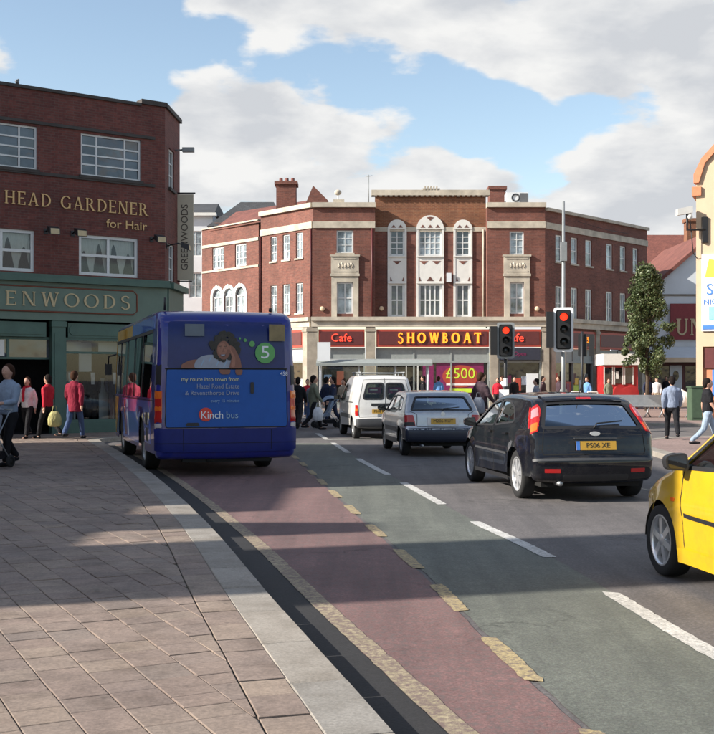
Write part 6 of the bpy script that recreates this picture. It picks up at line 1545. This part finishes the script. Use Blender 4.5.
def skeleton(pose):
    J = {}
    sw = {'stand':(.04,-.03),'walk':(.30,-.28),'walk2':(-.26,.30),'push':(.22,-.18)}[pose]
    for i, s in enumerate((-1,1)):
        k = sw[i]; hip = Vector((s*.09,0,.90)); kn = hip+Vector((s*.01, .44*math.sin(k)+(.03 if k > 0 else .02), -.44*math.cos(k)))
        k2 = k-(.08 if k > 0 else .42); an = kn+Vector((0,.40*math.sin(k2), -.40*math.cos(k2)))
        J[s] = [hip, kn, an]
    low = min(J[-1][2].z, J[1][2].z); 
    for s in (-1,1): J[s] = [p+Vector((0,0,.085-low)) for p in J[s]]
    dz = .085-low
    for i, s in enumerate((-1,1)):
        sh = Vector((s*.178,-.01,1.372+dz))
        if pose == 'push': el = sh+Vector((s*.03,.10,-.26)); wr = el+Vector((-s*.03,.22,-.02))
        elif pose.startswith('walk'):
            k = -sw[i]*.9; el = sh+Vector((s*.05,.27*math.sin(k),-.27*math.cos(k))); wr = el+Vector((-s*.01,.24*math.sin(k+.35),-.24*math.cos(k+.35)))
        else: el = sh+Vector((s*.06,-.02,-.27)); wr = el+Vector((-s*.02,.07,-.235))
        J[('a',s)] = [sh, el, wr]
    return J, dz
def person(label, loc, facing, height, pose='stand', top='cloth_black', legs='jeans', hair='hair_dark', longhair=False, skirt=None, coat=False, shortsleeve=False, group=None, fat=1.0, scarf=None, turn=0):
    key = (pose,); J, dz = skeleton(pose)
    def hand(mb, wr, d, s):
        d = d.normalized(); side = Vector((0,1,0)) if abs(d.y) < .8 else Vector((1,0,0)); fwd = (side-d*side.dot(d)).normalized(); nrm = d.cross(fwd)
        palm = wr+d*.05
        limb(mb, [wr, palm, wr+d*.09], [.028,.034,.030])
        for q, ln in zip((-1.5,-.5,.5,1.5), (.062,.074,.070,.055)):
            b0 = wr+d*.09+fwd*q*.017; limb(mb, [b0, b0+d*ln*.55+nrm*s*.006, b0+d*ln+nrm*s*.022], [.010,.0095,.008])
        limb(mb, [wr+d*.03+fwd*.025, wr+d*.06+fwd*.05, wr+d*.085+fwd*.055], [.013,.011,.009])
    if ('body',pose) not in PCACHE:
        b = MB()
        torso(b, [(0,.86+dz,.13,.09),(0,.95+dz,.155,.11),(0,1.10+dz,.135,.10),(0,1.28+dz,.16,.115),(-.01,1.38+dz,.15,.095),(-.01,1.44+dz,.09,.07)])
        for s in (-1,1):
            h, k, a = J[s]; limb(b, [h, h.lerp(k,.5), k, k.lerp(a,.35), a], [.088,.075,.055,.056,.038]); limb(b, [a+Vector((0,-.03,-.03)), a+Vector((0,.10,-.055)), a+Vector((0,.17,-.06))], [.038,.035,.028])
            sh, e, w = J[('a',s)]; limb(b, [sh, sh.lerp(e,.5), e, e.lerp(w,.4), w], [.058,.05,.042,.041,.028]); hand(b, w, w-e, s)
        hz = 1.62+dz
        limb(b, [(0,-.015,1.42+dz),(0,.0,1.55+dz)], [.055,.052])
        b.ball((0,.01,hz+.015),(.083,.104,.118),16,12); b.ball((0,.035,hz-.055),(.055,.065,.06),12,8)
        limb(b, [(0,.098,hz+.02),(0,.118,hz-.018)], [.010,.014])
        for s in (-1,1): b.ball((s*.078,.0,hz),(.010,.022,.032),8,6)
        PCACHE[('body',pose)] = remesh(b, .0135, 'body', 2)
    sc = height/(1.74+dz)
    o = bpy.data.objects.new('person', PCACHE[('body',pose)]); COL.objects.link(o); tag(o, label, 'person', group)
    if not o.data.materials: o.data.materials.append(MATS['skin'])
    o.location = loc; o.scale = (sc*fat, sc*fat, sc); o.rotation_euler = (0,0,math.atan2(-facing[0], facing[1]))
    def put(name, key, make, mat, vox=.018, sm=3):
        if key not in PCACHE:
            mb = MB(); make(mb); PCACHE[key] = remesh(mb, vox, name, sm) if vox else mb.mesh(name)
        me = PCACHE[key]
        if not me.materials: me.materials.append(MATS[mat])
        c = bpy.data.objects.new(name, me); COL.objects.link(c); c.parent = o
        c.material_slots[0].link = 'OBJECT'; c.material_slots[0].material = MATS[mat]
        return c
    def mk_top(mb):
        lowz = .70 if coat else .88
        torso(mb, [(0,lowz+dz,.185 if coat else .165,.15 if coat else .125),(0,.98+dz,.175,.13),(0,1.12+dz,.160,.125),(0,1.28+dz,.185,.138),(-.01,1.37+dz,.188,.125),(-.01,1.435+dz,.145,.10),(-.01,1.50+dz,.075,.07)])
        for s in (-1,1):
            sh, e, w = J[('a',s)]
            if shortsleeve: limb(mb, [sh+Vector((-s*.02,0,.0)), sh.lerp(e,.45), sh.lerp(e,.72)], [.088,.078,.072])
            else: limb(mb, [sh+Vector((-s*.02,0,.0)), sh.lerp(e,.5), e, e.lerp(w,.5), e.lerp(w,.95)], [.077,.070,.062,.054,.045])
    put('jacket' if not shortsleeve else 't_shirt', ('top',pose,coat,shortsleeve), mk_top, top)
    def mk_legs(mb):
        torso(mb, [(0,.78+dz,.10,.09),(0,.86+dz,.155,.115),(0,.95+dz,.168,.12),(0,1.02+dz,.155,.115)])
        for s in (-1,1):
            h, k, a = J[s]; limb(mb, [h+Vector((0,0,-.02)), h.lerp(k,.5), k, k.lerp(a,.5), a+Vector((0,-.01,.02))], [.102,.088,.072,.066,.060])
    def mk_skirt(mb):
        torso(mb, [(0,.50+dz,.20,.17),(0,.70+dz,.19,.15),(0,.9+dz,.17,.125),(0,1.0+dz,.15,.11)])
    if skirt: put('skirt', ('skirt',pose), mk_skirt, skirt)
    put('trousers' if not skirt else 'tights', ('legs',pose), mk_legs, legs)
    for s in (-1,1):
        def mk_shoe(mb, s=s):
            h, k, a = J[s]; limb(mb, [a+Vector((0,-.05,-.045)), a+Vector((0,.06,-.047)), a+Vector((0,.16,-.052))], [.042,.044,.033])
        put('shoe', ('shoe',pose,s), mk_shoe, 'cloth_black', .014, 2)
    def mk_hair(mb):
        hz = 1.635+dz
        mb.ball((0,-.018,hz+.028),(.094,.106,.116),14,10); mb.ball((0,-.06,hz-.02),(.084,.064,.105),12,8)
        if longhair: limb(mb, [(0,-.05,hz),(0,-.075,hz-.14),(0,-.07,hz-.24)], [.078,.085,.06])
    put('hair', ('hair',pose,longhair), mk_hair, hair, .014, 2)
    hz = 1.62+dz
    for s in (-1,1):
        def mk_eye(mb, s=s): mb.ball((s*.031,.097,hz+.022),(.011,.006,.007),8,6)
        put('eye', ('eye',pose,s), mk_eye, 'hair_dark', 0)
    def mk_mouth(mb): mb.ball((0,.098,hz-.055),(.024,.006,.007),8,6)
    put('mouth', ('mouth',pose), mk_mouth, 'print_skin', 0)
    if scarf:
        def mk_sc(mb): mb.lathe([(.075,1.44+dz),(.10,1.46+dz),(.10,1.50+dz),(.07,1.52+dz)],14,'z',(0,-.005,0)); limb(mb, [(.04,.10,1.46+dz),(.05,.15,1.3+dz),(.05,.155,1.08+dz)],[.04,.045,.04])
        put('scarf', ('scarf',pose), mk_sc, scarf, 0)
    return o
def carrier(name, label, cat, loc, mat, w=.34, h=.42, rot=0):
    t = thing(name, label, cat, loc); t.rotation_euler = (0,0,rot)
    m = MB(); n = 10
    rings = [(.0,w*.32,.05),(.05,w*.5,.09),(h*.5,w*.52,.10),(h*.8,w*.42,.07),(h,w*.25,.03)]
    torso(m, [(0,z,rx,ry) for z, rx, ry in rings]); m.build('bag_body', mat, t)
    m = MB(); m.tube([(-w*.18,0,h-.02),(-w*.1,0,h+.14),(w*.1,0,h+.14),(w*.18,0,h-.02)],.008,5); m.build('handles', mat, t)
    return t
G = PZ-.002
person('woman in grey jacket behind the olive coated person', (-1.62,41.5,.0), (-.4,-1), 1.64, 'walk2', 'cloth_grey', 'jeans', 'hair_brown', True)
person('man in navy top left of the white van roof', (-1.15,43.6,.0), (.7,.7), 1.74, 'walk', 'cloth_navy', 'cloth_black', 'hair_dark')
person('person in red top far behind the bus corner', (-2.15,50.0,.0), (.2,-1), 1.66, 'stand', 'cloth_red', 'jeans', 'hair_dark')
person('person in beige coat under the grey canopy', (-1.3,57.0,G), (.5,-1), 1.68, 'stand', 'cloth_beige', 'cloth_black', 'hair_dark', coat=True)
person('person in dark blue waiting under the grey canopy', (.2,57.3,G), (.1,-1), 1.72, 'stand', 'cloth_navy', 'cloth_dark', 'hair_brown')
person('person in maroon top waiting at the right of the canopy', (2.4,57.2,G), (-.4,-1), 1.63, 'stand', 'cloth_maroon', 'cloth_black', 'hair_dark', True)
person('person in white shirt right of the purple poster', (7.35,58.2,G), (-1,.1), 1.70, 'walk2', 'cloth_white', 'jeans', 'hair_brown')
person('person in grey coat crossing behind the black hatchback', (6.7,43.0,.0), (-1,.1), 1.68, 'walk', 'cloth_grey', 'cloth_black', 'hair_dark', coat=True)
person('person in plum coat in front of the tall grey column', (8.9,55.0,G), (.9,-.3), 1.70, 'walk2', 'cloth_plum', 'jeans', 'hair_dark', coat=True)
person('person in sky blue top left of the red kiosk', (11.6,58.0,G), (-.8,-.5), 1.66, 'walk', 'cloth_sky', 'jeans', 'hair_brown', True)
person('person in black jacket by the pub doorway', (19.9,74.0,G), (-.2,-1), 1.74, 'stand', 'cloth_black', 'jeans', 'hair_dark')
person('man in pale blue grey jacket pushing the pushchair at the left edge', (-6.28,20.7,G), (-.45,-1), 1.80, 'push', 'cloth_skyjacket', 'cloth_black', 'hair_brown', fat=1.08)
person('girl with white top and red scarf outside the green shop', (-8.75,30.5,G), (-.2,-1), 1.60, 'walk', 'cloth_white', 'cloth_black', 'hair_brown', True, scarf='cloth_red')
person('woman in bright red top carrying a pale yellow bag', (-8.15,30.3,G), (-1,.5), 1.66, 'walk', 'cloth_red', 'cloth_black', 'hair_dark')
carrier('carrier_bag', 'pale yellow carrier bag held by the woman in red', 'bag', (-7.9,30.05,G+.32), 'bag_yellow', .34, .40, .3)
person('person in maroon jacket and jeans walking towards the green shop', (-7.42,30.2,G), (.2,1), 1.76, 'walk2', 'cloth_maroon', 'jeans', 'hair_brown', coat=True, fat=1.05)
person('man in dark coat half hidden behind the bus', (-1.98,38.8,.0), (.2,1), 1.72, 'walk', 'cloth_black', 'cloth_dark', 'hair_dark')
person('person in olive coat with white bag crossing beside the bus', (-1.42,38.0,.0), (1,.3), 1.78, 'walk', 'cloth_olive', 'cloth_black', 'hair_dark', coat=True, fat=1.05)
carrier('carrier_bag', 'white carrier bag held by the person in the olive coat', 'bag', (-1.28,37.7,.30), 'bag_white', .34, .46)
person('person in navy coat left of the white van', (-.86,41.0,.0), (-1,-.2), 1.74, 'walk2', 'cloth_navy', 'cloth_navy', 'hair_dark', coat=True)
person('person in black jacket further back beside the bus', (-2.4,44.0,.0), (.6,-1), 1.70, 'walk', 'cloth_dark', 'jeans', 'hair_brown')
person('woman in beige top behind the pushchair near the van', (-.55,46.5,.0), (-.4,-1), 1.66, 'stand', 'cloth_beige', 'cloth_dark', 'hair_brown', True)
person('man in black seen above the white van and silver car', (3.22,56,G), (-1,.2), 1.72, 'walk', 'cloth_black', 'cloth_dark', 'hair_dark')
person('person in light blue jacket outside the amusement shop', (4.05,57.0,G), (.4,1), 1.70, 'stand', 'cloth_sky', 'cloth_navy', 'hair_brown')
person('large man in dark plum coat between silver and black cars', (3.85,35.6,.0), (.8,.4), 1.86, 'walk', 'cloth_plum', 'cloth_black', 'hair_brown', coat=True, fat=1.25)
carrier('shoulder_bag', 'grey bag carried by the man in the plum coat', 'bag', (3.72,35.25,.62), 'cloth_grey', .40, .5)
person('woman in magenta top near the signal pole', (6.9,56.5,G), (-.3,-1), 1.62, 'stand', 'cloth_red', 'cloth_black', 'hair_dark', True)
person('person in black by the dark shop doorway', (8.0,58.5,G), (.2,-1), 1.68, 'walk', 'cloth_black', 'jeans', 'hair_dark')
person('person in dark clothes by the right hand shop windows', (10.6,60.5,G), (-1,-.4), 1.70, 'walk2', 'cloth_plum', 'cloth_dark', 'hair_brown')
person('white haired man in dark suit beside the red kiosk', (15.3,60.5,G), (.3,-1), 1.72, 'stand', 'cloth_navy', 'cloth_dark', 'hair_white')
person('person in white shirt beside the man in the dark suit', (15.95,61.2,G), (-.3,-1), 1.66, 'stand', 'cloth_white', 'cloth_beige', 'hair_dark')
person('man in blue grey jacket walking away across the right pavement', (8.22,30.0,G), (.15,1), 1.62, 'walk', 'cloth_blue', 'cloth_black', 'hair_dark', fat=1.08)
person('man in black T shirt and pale jeans behind the yellow car', (8.05,26.4,G), (1,-.15), 1.56, 'walk', 'cloth_black', 'jeans_pale', 'hair_dark', shortsleeve=True, fat=1.08)
person('person in olive jacket by the red kiosk', (12.9,59,G), (.3,-1), 1.60, 'stand', 'cloth_olive', 'cloth_dark', 'hair_brown')
def pushchair(label, loc, facing, mat):
    t = thing('pushchair', label, 'pushchair', loc, facing)      # local +y = travel direction
    m = MB(); m.tube([(-.24,-.42,1.02),(-.24,-.30,.95),(-.24,.10,.42),(-.24,.42,.12)],.013,6); m.tube([(.24,-.42,1.02),(.24,-.30,.95),(.24,.10,.42),(.24,.42,.12)],.013,6); m.tube([(-.24,-.42,1.02),(.24,-.42,1.02)],.016,6)
    m.tube([(-.24,-.36,.12),(-.24,.0,.55)],.012,6); m.tube([(.24,-.36,.12),(.24,.0,.55)],.012,6); m.build('frame', 'metal_grey', t)
    m = MB(); m.prism(rounded([(-.20,.92),(-.12,.95),(.02,.50),(.34,.46),(.36,.38),(-.04,.40)],.04), -.20, .20, 'x'); m.build('seat', mat, t)
    m = MB(); n = 8; vs_ = []
    for i in range(n+1):
        a = R(20+110*i/n)
        for x in (-.23,-.16,0,.16,.23): vs_.append((x, -.10+.36*math.cos(a)*(1-.1*abs(x)/.23), .74+.38*math.sin(a)*(1-.25*(abs(x)/.23)**2)))
    m.add(vs_, [(i*5+j,i*5+j+1,(i+1)*5+j+1,(i+1)*5+j) for i in range(n) for j in range(4)], True); m.build('hood', mat, t)
    m = MB(); m.prism(rounded([(-.32,.30),(.16,.28),(.12,.16),(-.28,.16)],.04), -.18, .18, 'x'); m.build('basket', 'cloth_black', t)
    for x in (-.24,.24):
        for y in (-.36,.42):
            m = MB(); m.lathe([(.06,-.02),(.105,-.022),(.115,0),(.105,.022),(.06,.02)],18,'x',(x,y,.115)); m.lathe([(.001,-.012),(.06,-.015),(.06,.015),(.001,.012)],12,'x',(x,y,.115)); m.build('wheel', 'tyre', t)
    return t
pushchair('grey pushchair with hood at the left edge of the pavement', (-6.45,20.0,G), (-.35,-1), 'cloth_grey')
pushchair('blue grey pushchair crossing the road beside the white van', (-1.02,39.6,.0), (-1,-.25), 'cloth_skyjacket')
# dressed mannequins in the shop window
for k, (u, mat, lab) in enumerate(((-2.15,'cloth_black','dark suited mannequin in the green shop window'),(-1.45,'cloth_navy','navy suited mannequin right of the dark one in the window'),(-2.85,'cloth_grey','grey suited mannequin left of the dark one in the window'))):
    q = MG @ Vector((u,.55,.42)); t = thing('mannequin', lab, 'mannequin', tuple(q), (.585,-.811), 'mannequins in the green shop window')
    m = MB(); torso(m, [(0,.78,.15,.11),(0,.95,.16,.11),(0,1.1,.15,.11),(0,1.3,.2,.12),(0,1.42,.2,.10),(0,1.48,.07,.06)])
    for s in (-1,1): limb(m, [(s*.2,0,1.38),(s*.25,.02,1.12),(s*.22,.06,.88)],[.06,.055,.045])
    m.build('suit_jacket', mat, t)
    m = MB()
    for s in (-1,1): limb(m, [(s*.08,0,.85),(s*.09,.02,.45),(s*.09,0,.05)],[.09,.075,.06])
    m.build('trousers', mat, t)
    m = MB(); m.prism([(-.05,1.1),(.05,1.1),(.07,1.45),(-.07,1.45)],.115,.13,'y'); m.build('shirt', 'cloth_white', t)
